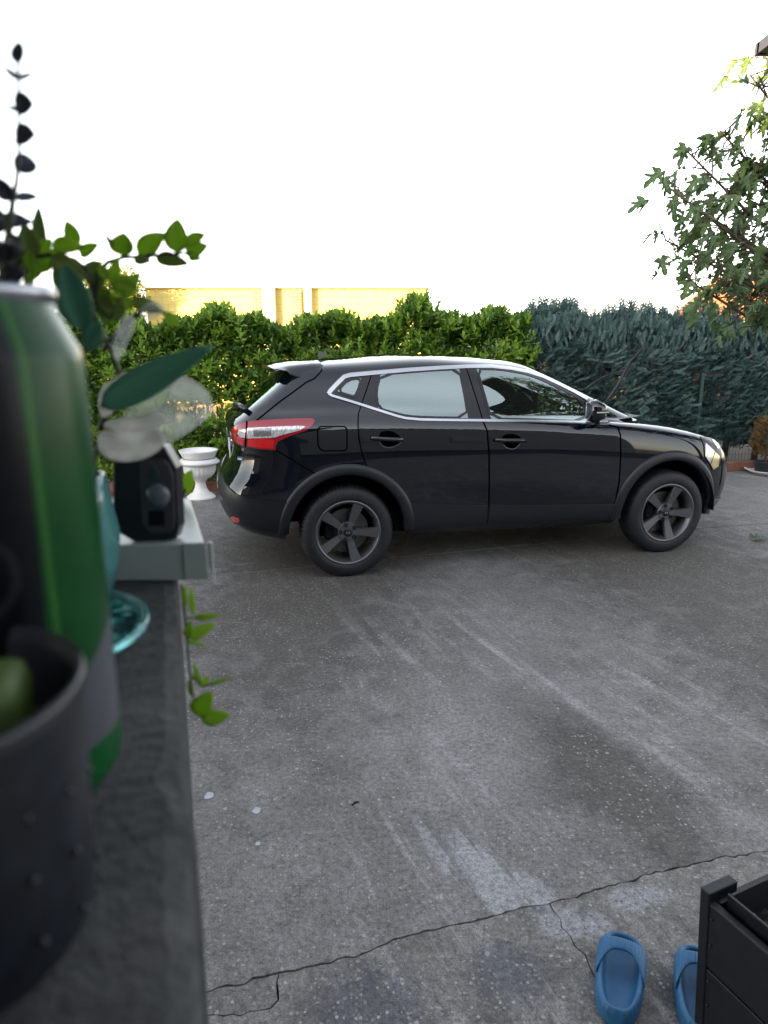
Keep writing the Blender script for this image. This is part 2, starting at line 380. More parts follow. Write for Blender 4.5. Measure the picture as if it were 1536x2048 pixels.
def kp(s, off, z): q = kerbA + kd * s + kn * off; return Vector((q.x, q.y, z))
FH = 1.25
for i in range(int(kl / 2.4) + 1):
    s0 = .36 + i * 2.4; boxobj('post', kp(s0, .20, FH / 2 + .03), (.05, .05, FH + .06), M['green'], fe, .004, Matrix.Rotation(ka, 3, 'Z'))
    if s0 + 2.4 > kl: break
    bm = bmesh.new()
    for k in range(1, 48): tube(bm, [kp(s0 + k * .05, .20, .08), kp(s0 + k * .05, .20, FH)], .0022, 3, False)
    for z in np.arange(.1, FH, .1): tube(bm, [kp(s0, .203, z), kp(s0 + 2.4, .203, z)], .0028, 3, False)
    bmobj('mesh_panel', bm, M['green'], fe)

# ------------------------------------------------------------------ foliage builders
def cloud(name, P, D, N, L, W, tmpl, m, parent=None, uv=None):
    """P base points, D leaf directions, N leaf normals, L lengths, W widths; tmpl = (verts (u,v,w), faces)."""
    tv = np.array(tmpl[0], float); tf = tmpl[1]
    P, D, N = (np.asarray(a, float) for a in (P, D, N)); D = D / np.linalg.norm(D, axis=1, keepdims=True)
    Sx = np.cross(D, N); Sx /= (np.linalg.norm(Sx, axis=1, keepdims=True) + 1e-9); N2 = np.cross(Sx, D)
    V = (P[:, None] + D[:, None] * (tv[None, :, 1:2] * np.asarray(L)[:, None, None]) + Sx[:, None] * (tv[None, :, 0:1] * np.asarray(W)[:, None, None])
         + N2[:, None] * (tv[None, :, 2:3] * np.asarray(L)[:, None, None])).reshape(-1, 3)
    n, k = len(P), len(tv)
    me = bpy.data.meshes.new(name); sizes = [len(q) for q in tf]; tot = sum(sizes)
    me.vertices.add(n * k); me.vertices.foreach_set('co', V.ravel())
    flat = np.concatenate([np.array(q) for q in tf]); idx = (flat[None] + (np.arange(n) * k)[:, None]).ravel()
    me.loops.add(n * tot); me.loops.foreach_set('vertex_index', idx.astype(np.int32))
    st = np.concatenate([[0], np.cumsum(sizes)[:-1]]); starts = (st[None] + (np.arange(n) * tot)[:, None]).ravel()
    me.polygons.add(n * len(tf)); me.polygons.foreach_set('loop_start', starts.astype(np.int32))
    me.update(calc_edges=True); me.validate()
    return link(name, me, m, parent, True)
LEAF = ([(0, 0, 0), (.5, .35, .06), (-.5, .35, .06), (0, .4, 0), (.38, .72, .02), (-.38, .72, .02), (0, .75, -.04), (0, 1, -.14)],
        [(0, 1, 3), (0, 3, 2), (1, 4, 6, 3), (3, 6, 5, 2), (4, 7, 6), (6, 7, 5)])
def spray_tmpl():
    v, f = [], []
    def strip(x0, y0, x1, y1, w, z):
        k = len(v); dx, dy = x1 - x0, y1 - y0; l = math.hypot(dx, dy); nx, ny = -dy / l * w, dx / l * w
        v.extend([(x0 - nx, y0 - ny, 0), (x0 + nx, y0 + ny, 0), (x1, y1, z)]); f.append((k, k + 1, k + 2))
    strip(0, 0, 0, 1, .05, -.12)
    for i in range(7):
        y = .12 + i * .12; l = .34 * (1 - .55 * i / 7)
        for s in (-1, 1):
            strip(0, y, s * l * .75, y + l * .8, .042, random.uniform(-.06, .08))
            strip(s * l * .35, y + l * .37, s * l * .38, y + l * .95, .03, .04)
            strip(s * l * .45, y + l * .48, s * l * .95, y + l * .62, .03, .02)
    return v, f
SPRAY = spray_tmpl()
def rn(n, s=1): return rng.normal(0, s, (n, 3))

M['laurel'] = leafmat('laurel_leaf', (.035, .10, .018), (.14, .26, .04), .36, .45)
M['laurel_lit'] = leafmat('laurel_lit_young_leaf', (.16, .29, .035), (.27, .42, .06), .38, .5)  # paler copy of the laurel leaf, lit tone of the shoots put into the colour
M['cypress'] = leafmat('blue_green_cypress_leaf', (.036, .075, .078), (.13, .22, .215), .5, .12, .4)
M['bark'] = plain('brown_bark', (.075, .055, .04), .9, 0, .3, 25, .8)
def kv(S_, off, z): return np.stack([kerbA.x + kd.x * S_ + kn.x * off, kerbA.y + kd.y * S_ + kn.y * off, z], 1)
S0 = 6.0   # kerb length at KL
def hedge_shoots(n, s0, s1, top, depth0, depth1, surf=.75):
    s = rng.uniform(s0, s1, n); ht = np.array([top(a) for a in s]); u = rng.random(n)
    z = .12 + (ht - .12) * np.where(u < .75, rng.random(n), 1 - rng.random(n) ** 2.2 * .25)
    bulge = .10 * np.sin(s * 3.1) + .07 * np.sin(s * 7.3 + z * 4) + .05 * np.sin(z * 9 + s * 5)
    off = np.where(rng.random(n) < surf, depth0 + bulge + np.abs(rng.normal(0, .09, n)), rng.uniform(depth0, depth1, n))
    off = np.where(z > ht - .35, rng.uniform(depth0 + .02, depth1, n), off)
    return s, z, off, ht
# laurel hedge on the left
def ltop(s):
    s = s - S0
    return 1.90 + .05 * math.sin(s * 2.9 + .6) + .06 * math.sin(s * 5.3 + 1) + .05 * math.sin(s * 13) - (.06 if s < 1 else 0) + .08 * math.exp(-((s - 2.45) / .28) ** 2) - .12 * math.exp(-((s - 2.15) / .18) ** 2) - .10 * math.exp(-((s - 1.05) / .2) ** 2) + .06 * math.exp(-((s - 3.4) / .25) ** 2)
lh = empty('laurel_hedge', (KL[0], KL[1] + .4, 0)); setp(lh, 'broad leaved bright green laurel hedge with ragged top behind the parked car', 'hedge')
def laurel(n, s0, s1, m, nm, d0, d1, surf, seedlen=(.07, .115), nl=9):
    s, z, off, ht = hedge_shoots(n, s0, s1, ltop, d0, d1, surf)
    keep = ~((s > S0 - .45) & (s < S0 + .30) & (z > .76 + .06 * np.sin(s * 20)) & (z < 1.0) & (rng.random(n) < .86)); s, z, off, ht = s[keep], z[keep], off[keep], ht[keep]; n = len(s)
    base = kv(s, off, z); tot = z > ht - .3
    d = np.stack([kd.x * rng.normal(0, .5, n) - kn.x * .75, kd.y * rng.normal(0, .5, n) - kn.y * .75, rng.normal(.55, .35, n)], 1)
    d[tot] = np.stack([rng.normal(0, .3, tot.sum()), rng.normal(-.15, .3, tot.sum()), np.ones(tot.sum())], 1)
    d /= np.linalg.norm(d, axis=1, keepdims=True)
    P, D, N, L, W = [], [], [], [], []
    for k in range(nl):
        f_ = k / (nl - 1); az = k * 2.4 + rng.random(n); a = np.cross(d, [0.1, .2, 1.]); a /= np.linalg.norm(a, axis=1, keepdims=True); b = np.cross(d, a)
        rad = a * np.cos(az)[:, None] + b * np.sin(az)[:, None]
        P.append(base + d * (.02 + .13 * f_)); dd = d * (.35 + .9 * f_) + rad * (1 - .45 * f_) + rn(n, .15); D.append(dd)
        N.append(d - rad * .3 + rn(n, .2)); l = rng.uniform(*seedlen, n) * (1 - .25 * f_); L.append(l); W.append(l * rng.uniform(.34, .46, n))
    o = cloud(nm, np.concatenate(P), np.concatenate(D), np.concatenate(N), np.concatenate(L), np.concatenate(W), LEAF, m, lh)
    o.location = -lh.location; o['kind'] = 'stuff'
    return o
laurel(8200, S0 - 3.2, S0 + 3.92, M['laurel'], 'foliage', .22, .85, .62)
laurel(3200, S0 - 3.2, S0 + 3.92, M['laurel_lit'], 'lit_young_shoots', .14, .8, .75)
for s in np.arange(S0 - 3, S0 + 4.2, .42):
    p = kp(s, .55, .05); pts = [p]; 
    for k in range(5): p = p + Vector((random.gauss(0, .06), random.gauss(0, .04), .34)); pts.append(p)
    o = tubeobj('trunk', pts, [.022, .02, .017, .014, .01, .006], M['bark'], lh); o.location = -lh.location
# cypress hedge on the right
def ctop(s):
    s = s - S0; return 1.90 - .05 * (s - 4) / 3 + .05 * math.sin(s * 6) + .035 * math.sin(s * 15 + 2) + .02 * math.sin(s * 41)
ch = empty('cypress_hedge', (3, 9.3, 0)); setp(ch, 'dense dark blue green clipped cypress hedge behind the front of the car', 'hedge')
def cyp(n, nm, s0, s1, d0, d1, surf, L0):
    s, z, off, ht = hedge_shoots(n, s0, s1, ctop, d0, d1, surf)
    P_ = 0; z = np.maximum(z, .33 + .1 * np.sin(s * 4)); P = kv(s, off, z)
    up = z > ht - .3
    lump = np.sin(s * 9 + z * 6) * .4
    D = np.stack([kd.x * (rng.normal(.35, .6, n) + lump) - kn.x * .55, kd.y * (rng.normal(.35, .6, n) + lump) - kn.y * .55, rng.normal(.45, .35, n)], 1)
    D[up] = np.stack([rng.normal(0, .25, up.sum()), rng.normal(0, .25, up.sum()), np.ones(up.sum())], 1)
    N = np.stack([rng.normal(0, .7, n), -np.ones(n) * .5 + rng.normal(0, .5, n), np.ones(n)], 1)
    L = rng.uniform(.4, 1.4, n) * L0
    o = cloud(nm, P, D, N, L, L * rng.uniform(.55, .8, n), SPRAY, M['cypress'], ch); o.location = -ch.location; o['kind'] = 'stuff'
cyp(21000, 'foliage', S0 + 3.85, S0 + 9.2, .24, .9, .72, .135)
cyp(5200, 'inner_sprays', S0 + 3.9, S0 + 9.2, .5, .62, 0, .30)
cyp(1800, 'top_sprays', S0 + 4.0, S0 + 9.2, .5, .95, .2, .19)
for s in np.arange(S0 + 4.1, S0 + 9, .5):
    p = kp(s, .55, .05); o = tubeobj('trunk', [p, p + Vector((.03, 0, .6)), p + Vector((.0, .02, 1.7))], [.05, .04, .015], M['bark'], ch); o.location = -ch.location
# dark inner twigs of both hedges
def twigs(parent, s0, s1, n, m, zmax):
    bm = bmesh.new()
    for _ in range(n):
        s = random.uniform(s0, s1); z = random.uniform(.2, zmax); a = kp(s, .6, z)
        b = a + Vector((random.gauss(0, .12), -random.uniform(.1, .35), random.uniform(.05, .3))); tube(bm, [a, a.lerp(b, .5) + Vector((0, 0, .02)), b], [.006, .005, .003], 3, False)
    o = bmobj('twigs', bm, m, parent); o.location = -parent.location; o['kind'] = 'stuff'
twigs(lh, S0 - 3, S0 + 4.2, 500, M['bark'], 1.8); twigs(ch, S0 + 4.1, S0 + 9, 500, M['bark'], 1.8)

# ------------------------------------------------------------------ sunlit buildings and tree behind
def blockmat(name, c1, c2, mortar, sx, sy):
    t = NT(name); v = t.coord('Object', rot=(R(90), 0, 0)); b = t.n('ShaderNodeTexBrick'); t.l(v, b.inputs[0])
    b.inputs['Color1'].default_value = (*c1, 1); b.inputs['Color2'].default_value = (*c2, 1); b.inputs['Mortar'].default_value = (*mortar, 1)
    b.inputs['Scale'].default_value = 1; b.inputs['Brick Width'].default_value = sx; b.inputs['Row Height'].default_value = sy; b.inputs['Mortar Size'].default_value = .012
    t.l(b.outputs[0], t.b.inputs['Base Color']); t.set(Roughness=.9); return t.m
M['yellowwall'] = blockmat('ochre_block_wall', (.62, .53, .19), (.58, .49, .17), (.50, .42, .14), .35, .2)
M['redbrick'] = blockmat('red_brick', (.35, .12, .07), (.28, .1, .06), (.35, .3, .25), .24, .08)
an = empty('annex_building', (-2.5, 20.3, 0)); setp(an, 'low ochre block building in full sun beyond the laurel hedge', 'building')
boxobj('wall', (-.3, 2.6, 1.62), (8.0, 5, 3.24), M['yellowwall'], an)
boxobj('roof', (-.3, 2.6, 3.29), (8.2, 5.3, .1), M['white'], an)
for x in (-.75, .35): 
    boxobj('pillar', (x, -.12, 1.65), (.34 if x < 0 else .2, .2, 3.3), M['white'], an, .01)
    mesh('buttress', [(x - .45, -.1, 3.2), (x - .19, -.1, 3.2), (x - .19, -.1, 1.6), (x - .28, -.1, 1.6), (x - .45, .0, 3.2), (x - .19, .0, 3.2), (x - .19, .0, 1.6), (x - .28, .0, 1.6)],
         [(0, 1, 2, 3), (7, 6, 5, 4), (0, 4, 5, 1), (1, 5, 6, 2), (2, 6, 7, 3), (3, 7, 4, 0)], M['redbrick'], an)
tubeobj('vent_pipe', [(1.7, .3, 3.3), (1.7, .3, 3.75)], .02, M['dark'], an); tubeobj('vent_elbow', [(1.3, .3, 3.36), (1.7, .3, 3.36)], .03, M['redbrick'], an)
hr = empty('tiled_house', (15.4, 26, 0)); setp(hr, 'house with sunlit orange tiled roof seen behind the tree on the right', 'house')
boxobj('wall', (0, 2.5, 1.4), (5, 4.4, 2.8), plain('red_wall', (.4, .12, .08), .9), hr)
mesh('roof', [(-2.9, -.5, 2.75), (3, -.5, 2.75), (3, 2.6, 4.3), (-2.2, 2.6, 4.3), (-2.9, 5.3, 2.75), (3, 5.3, 2.75), (-2.9, -.5, 2.6), (3, -.5, 2.6), (-2.9, 5.3, 2.6), (3, 5.3, 2.6)],
     [(0, 1, 2, 3), (3, 2, 5, 4), (0, 3, 4), (6, 7, 1, 0), (1, 7, 9, 5, 2), (0, 4, 8, 6), (6, 8, 9, 7), (4, 5, 9, 8)], M['tile'], hr)
for x in (-2.3, -1.3): boxobj('pillar', (x, -.2, 1.3), (.22, .22, 2.6), M['white'], hr)
w_ = boxobj('window', (-.4, .28, 1.7), (1, .06, 1.1), M['white'], hr); boxobj('pane', (-.4, .245, 1.7), (.85, .02, .95), M['winglass'], w_)
M['sunleaf'] = leafmat('sunlit_tree_leaf', (.16, .19, .03), (.30, .30, .05), .5, .4)
def puff_tree(name, loc, label, rad, hgt, n, m, lsz):
    t_ = empty(name, loc); setp(t_, label, 'tree')
    tubeobj('trunk', [(0, 0, 0), (.05, 0, hgt * .4), (0, .05, hgt * .8)], [.12, .09, .03], M['bark'], t_)
    cc = rng.normal(0, 1, (26, 3)); cc /= np.linalg.norm(cc, axis=1, keepdims=True); cc *= rng.uniform(.3, .85, (26, 1)) * rad; cc[:, 2] = cc[:, 2] * 1.1 + hgt * .72
    pk = rng.integers(0, 26, n); q = rn(n); q /= np.linalg.norm(q, axis=1, keepdims=True)
    P = cc[pk] + q * rng.uniform(.1, .36, (n, 1)) * rad
    o = cloud('crown', P, q + rn(n, .6), rn(n), rng.uniform(.7, 1.2, n) * lsz, rng.uniform(.35, .6, n) * lsz, LEAF, m, t_); o['kind'] = 'stuff'; return t_
puff_tree('garden_tree', (-7.3, 19.2, 0), 'sun yellowed leafy tree beyond the hedge at the left end of the ochre building', 1.1, 3.6, 5000, M['sunleaf'], .12)

# ------------------------------------------------------------------ the car
ANG = R(13.4); U = Vector((math.cos(ANG), math.sin(ANG), 0)); V_ = Vector((-math.sin(ANG), math.cos(ANG), 0))
ORG = Vector((-.26, 4.80, 0)) + V_ * .885
car = empty('parked_car', ORG, ANG); setp(car, 'glossy black crossover car with dark five spoke wheels and raised wipers on the concrete yard', 'car')
MW = Matrix.Translation(ORG) @ Matrix.Rotation(ANG, 4, 'Z'); MI = MW.inverted(); EYE_C = MI @ EYE
WB = 2.646
RINGS = [ # xr, xf, wr, w, wf, br, bf, z*7
 (-.62, 3.185, .74, .77, .74, .25, .30, .25, .27, .27, .25, .25, .22, .22),
 (-.76, 3.315, .80, .865, .79, .28, .42, .26, .32, .32, .31, .29, .235, .22),
 (-.86, 3.425, .85, .895, .83, .30, .46, .36, .40, .38, .37, .35, .33, .31),
 (-.92, 3.475, .87, .905, .85, .32, .46, .52, .53, .50, .49, .46, .46, .46),
 (-.93, 3.475, .875, .912, .86, .32, .46, .66, .66, .66, .64, .62, .62, .60),
 (-.82, 3.455, .872, .912, .865, .30, .46, .78, .79, .80, .79, .77, .74, .68),
 (-.79, 3.415, .868, .908, .86, .29, .48, .92, .92, .92, .90, .87, .82, .75),
 (-.81, 3.365, .86, .902, .85, .28, .50, 1.02, 1.02, 1.03, 1.00, .96, .88, .81),
 (-.85, 3.295, .845, .89, .83, .28, .54, 1.10, 1.10, 1.12, 1.08, 1.02, .93, .86),
 (-.80, 3.155, .81, .862, .79, .28, .58, 1.14, 1.155, 1.17, 1.125, 1.07, .975, .91),
 (-.75, 3.00, .79, .845, .73, .26, .55, 1.17, 1.19, 1.20, 1.145, 1.085, 1.02, .975),
 (-.72, 2.76, .78, .83, .66, .25, .48, 1.19, 1.22, 1.23, 1.165, 1.10, 1.05, 1.03),
 (-.69, 2.62, .765, .815, .66, .24, .45, 1.215, 1.25, 1.26, 1.20, 1.12, 1.08, 1.06),
 (-.61, 2.34, .735, .775, .67, .22, .36, 1.28, 1.30, 1.31, 1.27, 1.21, 1.19, 1.18),
 (-.50, 2.10, .70, .735, .645, .20, .33, 1.365, 1.38, 1.385, 1.36, 1.31, 1.30, 1.29),
 (-.42, 1.88, .665, .695, .61, .18, .30, 1.44, 1.445, 1.455, 1.45, 1.41, 1.395, 1.39),
 (-.37, 1.70, .61, .645, .56, .16, .28, 1.495, 1.50, 1.51, 1.53, 1.50, 1.475, 1.47),
 (-.34, 1.62, .52, .55, .47, .15, .26, 1.525, 1.53, 1.548, 1.575, 1.545, 1.515, 1.51),
 (-.32, 1.58, .30, .31, .27, .12, .2, 1.54, 1.545, 1.57, 1.60, 1.575, 1.54, 1.535),
 (-.32, 1.57, .0, .0, .0, .12, .2, 1.543, 1.55, 1.577, 1.607, 1.58, 1.545, 1.54)]
NS = 8
def ringpts(r):
    xr, xf, wr, w, wf, br, bf = r[:7]; z = r[7:]
    P = [(xr, 0, z[0]), (xr + .02 * br, .30 * wr, z[0] * .85 + z[1] * .15), (xr + .10 * br, .62 * wr, z[0] * .5 + z[1] * .5), (xr + .32 * br, .90 * wr, z[1])]
    x0, x1 = xr + br, xf - bf
    for k in range(NS):
        f_ = k / (NS - 1); x = x0 + (x1 - x0) * f_
        y = wr * (1 - f_) ** 2 + 2 * (2 * w - (wr + wf) / 2) * f_ * (1 - f_) + wf * f_ ** 2 if False else w - (w - wr) * max(0, 1 - f_ * 3.2) ** 2 - (w - wf) * max(0, (f_ - .62) / .38) ** 2
        zz = z[1] + (z[2] - z[1]) * f_ / .2 if f_ < .2 else (z[2] + (z[3] - z[2]) * (f_ - .2) / .35 if f_ < .55 else (z[3] + (z[4] - z[3]) * (f_ - .55) / .33 if f_ < .88 else z[4] + (z[5] - z[4]) * (f_ - .88) / .3))
        P.append((x, y, zz))
    P += [(xf - .32 * bf, .88 * wf, z[5]), (xf - .11 * bf, .60 * wf, z[5] * .5 + z[6] * .5), (xf - .02 * bf, .30 * wf, z[5] * .15 + z[6] * .85), (xf, 0, z[6])]
    return P
net = np.array([ringpts(r) for r in RINGS])             # K x I x 3
flip = np.array([1, -1, 1.])
def bspl(ctrl, sub):                                     # ctrl with one phantom at each end, along axis 0
    out = []
    for i in range(len(ctrl) - 3):
        for t_ in np.arange(sub) / sub:
            b = ((1 - t_) ** 3 / 6, (3 * t_ ** 3 - 6 * t_ ** 2 + 4) / 6, (-3 * t_ ** 3 + 3 * t_ ** 2 + 3 * t_ + 1) / 6, t_ ** 3 / 6)
            out.append(sum(b[k] * ctrl[i + k] for k in range(4)))
    i = len(ctrl) - 4; b = (0, 1 / 6, 4 / 6, 1 / 6); out.append(sum(b[k] * ctrl[i + k] for k in range(4)))
    return np.array(out)
rows = bspl(np.concatenate([2 * net[:1] - net[1:2], net, net[-2:-1] * flip]), 9)          # rings finely
rt = rows.transpose(1, 0, 2)
grid = bspl(np.concatenate([rt[1:2] * flip, rt, rt[-2:-1] * flip]), 22).transpose(1, 0, 2)   # rows x stations
grid[:, 0, 1] = 0; grid[:, -1, 1] = 0; grid[-1, :, 1] = 0
grid[:, :, 1] *= -1                                                                     # near side is -y
NR, NC = grid.shape[:2]
def gridmesh(sel, off=0.0, cond=None):
    """faces of the half grid for which sel(i, j) holds, and their mirror images"""
    return sel
gv = grid.reshape(-1, 3); gvm = gv * flip
faces_all = [(i, j) for i in range(NR - 1) for j in range(NC - 1)]
def quad(i, j): a = i * NC + j; return (a, a + 1, a + NC + 1, a + NC)
bv = [Vector(p) for p in gv]
bvh = BVHTree.FromPolygons(bv, [quad(i, j) for i, j in faces_all])
du = np.gradient(grid, axis=1); dv = np.gradient(grid, axis=0); gn = np.cross(du, dv); gn /= (np.linalg.norm(gn, axis=2, keepdims=True) + 1e-12)
gnv = [Vector(p) for p in gn.reshape(-1, 3)]
def body_hit(px, py, off=0.0):
    d = (MI.to_3x3() @ ray(px, py)).normalized(); hit = bvh.ray_cast(EYE_C, d)
    if hit[0] is None:
        best = None
        for k in range(60):
            q = EYE_C + d * (4.3 + k * .05); h = bvh.find_nearest(q)
            if h[0] is not None and (best is None or h[3] < best[3]): best = h
        hit = best
    loc, nrm, idx = hit[0], hit[1], hit[2]
    i, j = faces_all[idx]; q = quad(i, j)
    e1, e2 = bv[q[1]] - bv[q[0]], bv[q[3]] - bv[q[0]]; r_ = loc - bv[q[0]]
    a_ = min(1, max(0, r_.dot(e1) / (e1.length_squared + 1e-12))); b_ = min(1, max(0, r_.dot(e2) / (e2.length_squared + 1e-12)))
    n = gnv[q[0]] * (1 - a_) * (1 - b_) + gnv[q[1]] * a_ * (1 - b_) + gnv[q[2]] * a_ * b_ + gnv[q[3]] * (1 - a_) * b_
    n.normalize()
    if n.dot(nrm) < 0 and n.dot(d) > 0: n = -n
    if n.dot(d) > .2: n = -n
    return loc + n * off, n
def inside(p, poly):
    x, y = p; c = False; n = len(poly)
    for i in range(n):
        x1, y1 = poly[i]; x2, y2 = poly[i - 1]
        if (y1 > y) != (y2 > y) and x < (x2 - x1) * (y - y1) / (y2 - y1) + x1: c = not c
    return c
def dens(poly, st, closed=True):
    out = []; n = len(poly)
    for i in range(n if closed else n - 1):
        a, b = poly[i], poly[(i + 1) % n]; L = math.hypot(b[0] - a[0], b[1] - a[1]); m_ = max(1, round(L / st))
        out += [(a[0] + (b[0] - a[0]) * k / m_, a[1] + (b[1] - a[1]) * k / m_) for k in range(m_)]
    if not closed: out.append(tuple(poly[-1]))
    return out
def smooth_poly(poly, it=2, closed=True):
    for _ in range(it):
        q = []; n = len(poly)
        for i in range(n if closed else n - 1):
            a, b = poly[i], poly[(i + 1) % n]
            q += [(a[0] * .75 + b[0] * .25, a[1] * .75 + b[1] * .25), (a[0] * .25 + b[0] * .75, a[1] * .25 + b[1] * .75)]
        if not closed: q = [poly[0]] + q + [poly[-1]]
        poly = q
    return poly
def panel(name, poly, m, off=.003, depth=.006, st=7, parent=None, mirror=True, hitf=None, label=None, both=None):
    hitf = hitf or body_hit
    bd = dens(poly, st); xs = [p[0] for p in bd]; ys = [p[1] for p in bd]
    pts = list(bd); y = min(ys) + st
    row = 0
    while y < max(ys):
        x = min(xs) + st * (.5 if row % 2 else 1)
        while x < max(xs):
            if inside((x, y), poly) and min((x - a) ** 2 + (y - b) ** 2 for a, b in bd) > (st * .55) ** 2: pts.append((x, y))
            x += st
        y += st * .87; row += 1
    nb_ = len(bd)
    ov, oe, of, _, _, _ = geometry.delaunay_2d_cdt([Vector(p) for p in pts], [(i, (i + 1) % nb_) for i in range(nb_)], [], 1, 1e-4)
    hp = [hitf(p.x, p.y, off) for p in ov]
    V0 = [h[0] for h in hp]; N0 = [h[1] for h in hp]; F0 = []
    for f_ in of:
        a, b, c = (V0[k] for k in f_[:3]); n_ = (b - a).cross(c - a)
        F0.append(tuple(f_) if n_.dot(N0[f_[0]]) > 0 else tuple(f_[::-1]))
    cnt = {}
    for f_ in F0:
        for k in range(len(f_)):
            e = (f_[k], f_[(k + 1) % len(f_)]); cnt[e] = 1
    bedge = [e for e in cnt if (e[1], e[0]) not in cnt]
    nv = len(V0); bvs = sorted({k for e in bedge for k in e}); mp = {k: nv + i for i, k in enumerate(bvs)}
    V1 = V0 + [V0[k] - N0[k] * (depth + off) for k in bvs]
    F1 = F0 + [(b, a, mp[a], mp[b]) for a, b in bedge]
    res = []
    for s in ((1, -1) if mirror else (1,)):
        vv = [Vector((p.x, p.y * s, p.z)) for p in V1]; ff = F1 if s == 1 else [f_[::-1] for f_ in F1]
        me = bpy.data.meshes.new(name); me.from_pydata(vv, [], ff); me.update()
        me.polygons.foreach_set('use_smooth', [i < len(F0) for i in range(len(ff))])
        nl = []
        for fi, f_ in enumerate(ff):
            for k in f_:
                if fi < len(F0): n_ = N0[k]; nl.append((n_.x, n_.y * s, n_.z))
                else: nl.append(tuple(me.polygons[fi].normal))
        me.normals_split_custom_set(nl)
        o = bpy.data.objects.new(name, me); me.materials.append(m); C.objects.link(o); o.parent = parent or car
        if label: o['label'] = label
        res.append(o)
    return res
def strip(name, line, wd, m, off=.004, st=6, **kw):
    line = dens(line, st, False); L_, R_ = [], []
    for i, p in enumerate(line):
        a, b = line[max(i - 1, 0)], line[min(i + 1, len(line) - 1)]; dx, dy = b[0] - a[0], b[1] - a[1]; l = math.hypot(dx, dy) or 1
        w2 = (wd(i / (len(line) - 1)) if callable(wd) else wd) / 2
        L_.append((p[0] - dy / l * w2, p[1] + dx / l * w2)); R_.append((p[0] + dy / l * w2, p[1] - dx / l * w2))
    res_ = []
    V0, N0 = zip(*[body_hit(*q, off) for q in L_ + R_]); n = len(line)
    F0 = [(i, i + 1, n + i + 1, n + i) for i in range(n - 1)]
    a, b, c = V0[0], V0[1], V0[n + 1]
    if (b - a).cross(c - a).dot(N0[0]) < 0: F0 = [f_[::-1] for f_ in F0]
    V1 = list(V0) + [p - q * (off + .004) for p, q in zip(V0, N0)]; k2 = 2 * n
    F1 = list(F0)
    loop = list(range(n)) + list(range(2 * n - 1, n - 1, -1))
    for i in range(len(loop)):
        x, y = loop[i], loop[(i + 1) % len(loop)]; F1.append((x, y, y + k2, x + k2))
    for s in ((1, -1) if kw.get('mirror', True) else (1,)):
        me = bpy.data.meshes.new(name); me.from_pydata([Vector((p.x, p.y * s, p.z)) for p in V1], [], F1 if s == 1 else [f_[::-1] for f_ in F1]); me.update()
        me.polygons.foreach_set('use_smooth', [i < len(F0) for i in range(len(F1))])
        nl = []
        for fi, f_ in enumerate(me.polygons):
            for k in f_.vertices:
                if fi < len(F0): q = N0[k]; nl.append((q.x, q.y * s, q.z))
                else: nl.append(tuple(f_.normal))
        me.normals_split_custom_set(nl)
        o = bpy.data.objects.new(name, me); me.materials.append(m); C.objects.link(o); o.parent = kw.get('parent') or car; res_.append(o)
    return res_

REAR_GLASS = [(761, 749), (860, 741), (918, 738), (928, 785), (936, 837), (850, 835.5), (815, 833), (790, 827), (756, 817), (752, 783)]
FRONT_GLASS = [(953, 738.5), (985, 738), (1015, 741), (1052, 748), (1085, 760), (1125, 780), (1165, 801), (1174, 845), (1065, 840), (982, 838.5), (968, 790)]
QUARTER = [(675, 783), (696, 760), (722, 757.5), (717, 778), (710, 793), (702, 793)]
cc_ = {}
def cell_kind(i, j):
    """which part a face of the body shell belongs to"""
    u, v = i / 9.0, j / 22.0
    if 11.7 <= u <= 15.75 and v >= 12.35: return 'windscreen'
    if 11.6 <= u <= 14.45 and v <= 2.55: return 'rear_window'
    return 'body'
cen = (grid[:-1, :-1] + grid[1:, :-1] + grid[:-1, 1:] + grid[1:, 1:]) / 4
parts = {'body': [], 'windscreen': [], 'rear_window': []}
for i, j in faces_all:
    k = cell_kind(i, j); c = cen[i, j]
    if k == 'body':
        if c[1] < -.5 and c[2] < .95 and (c[0] ** 2 + (c[2] - .345) ** 2 < .44 ** 2 or (c[0] - WB) ** 2 + (c[2] - .345) ** 2 < .44 ** 2): continue
        if c[2] > 1.05 and c[1] < -.4 and -.3 < c[0] < 2.4:
            pp = project(MW @ Vector(c))
            if inside(pp, REAR_GLASS) or inside(pp, FRONT_GLASS) or inside(pp, QUARTER): continue
    parts[k].append((i, j))
def shell(name, cells, m, off=0.0):
    me = bpy.data.meshes.new(name); q = [quad(i, j) for i, j in cells]; used = sorted({k for f_ in q for k in f_}); mp = {k: n for n, k in enumerate(used)}
    n = len(used); vs = [bv[k] + gnv[k] * off * (1 if gnv[k].y < 0 or abs(gnv[k].y) < .2 else 1) for k in used]
    vs += [Vector((p.x, -p.y, p.z)) for p in vs]
    ff = [tuple(mp[k] for k in f_) for f_ in q]; ff += [tuple(mp[k] + n for k in f_[::-1]) for f_ in q]
    bm = bmesh.new(); tobm(bm, vs, ff); bmesh.ops.remove_doubles(bm, verts=bm.verts, dist=2e-4)
    return bmobj(name, bm, m, car, True)
nsgn = 1
if gnv[(NR // 2) * NC + NC // 2].y > 0: nsgn = -1; gnv = [-n for n in gnv]
body = shell('body', parts['body'], M['paint'])
shell('windscreen', parts['windscreen'], M['glass'], .0)
shell('rear_window', parts['rear_window'], glassmat('dark_rear_glass', (.10, .11, .11), .01, 4.0), .0)

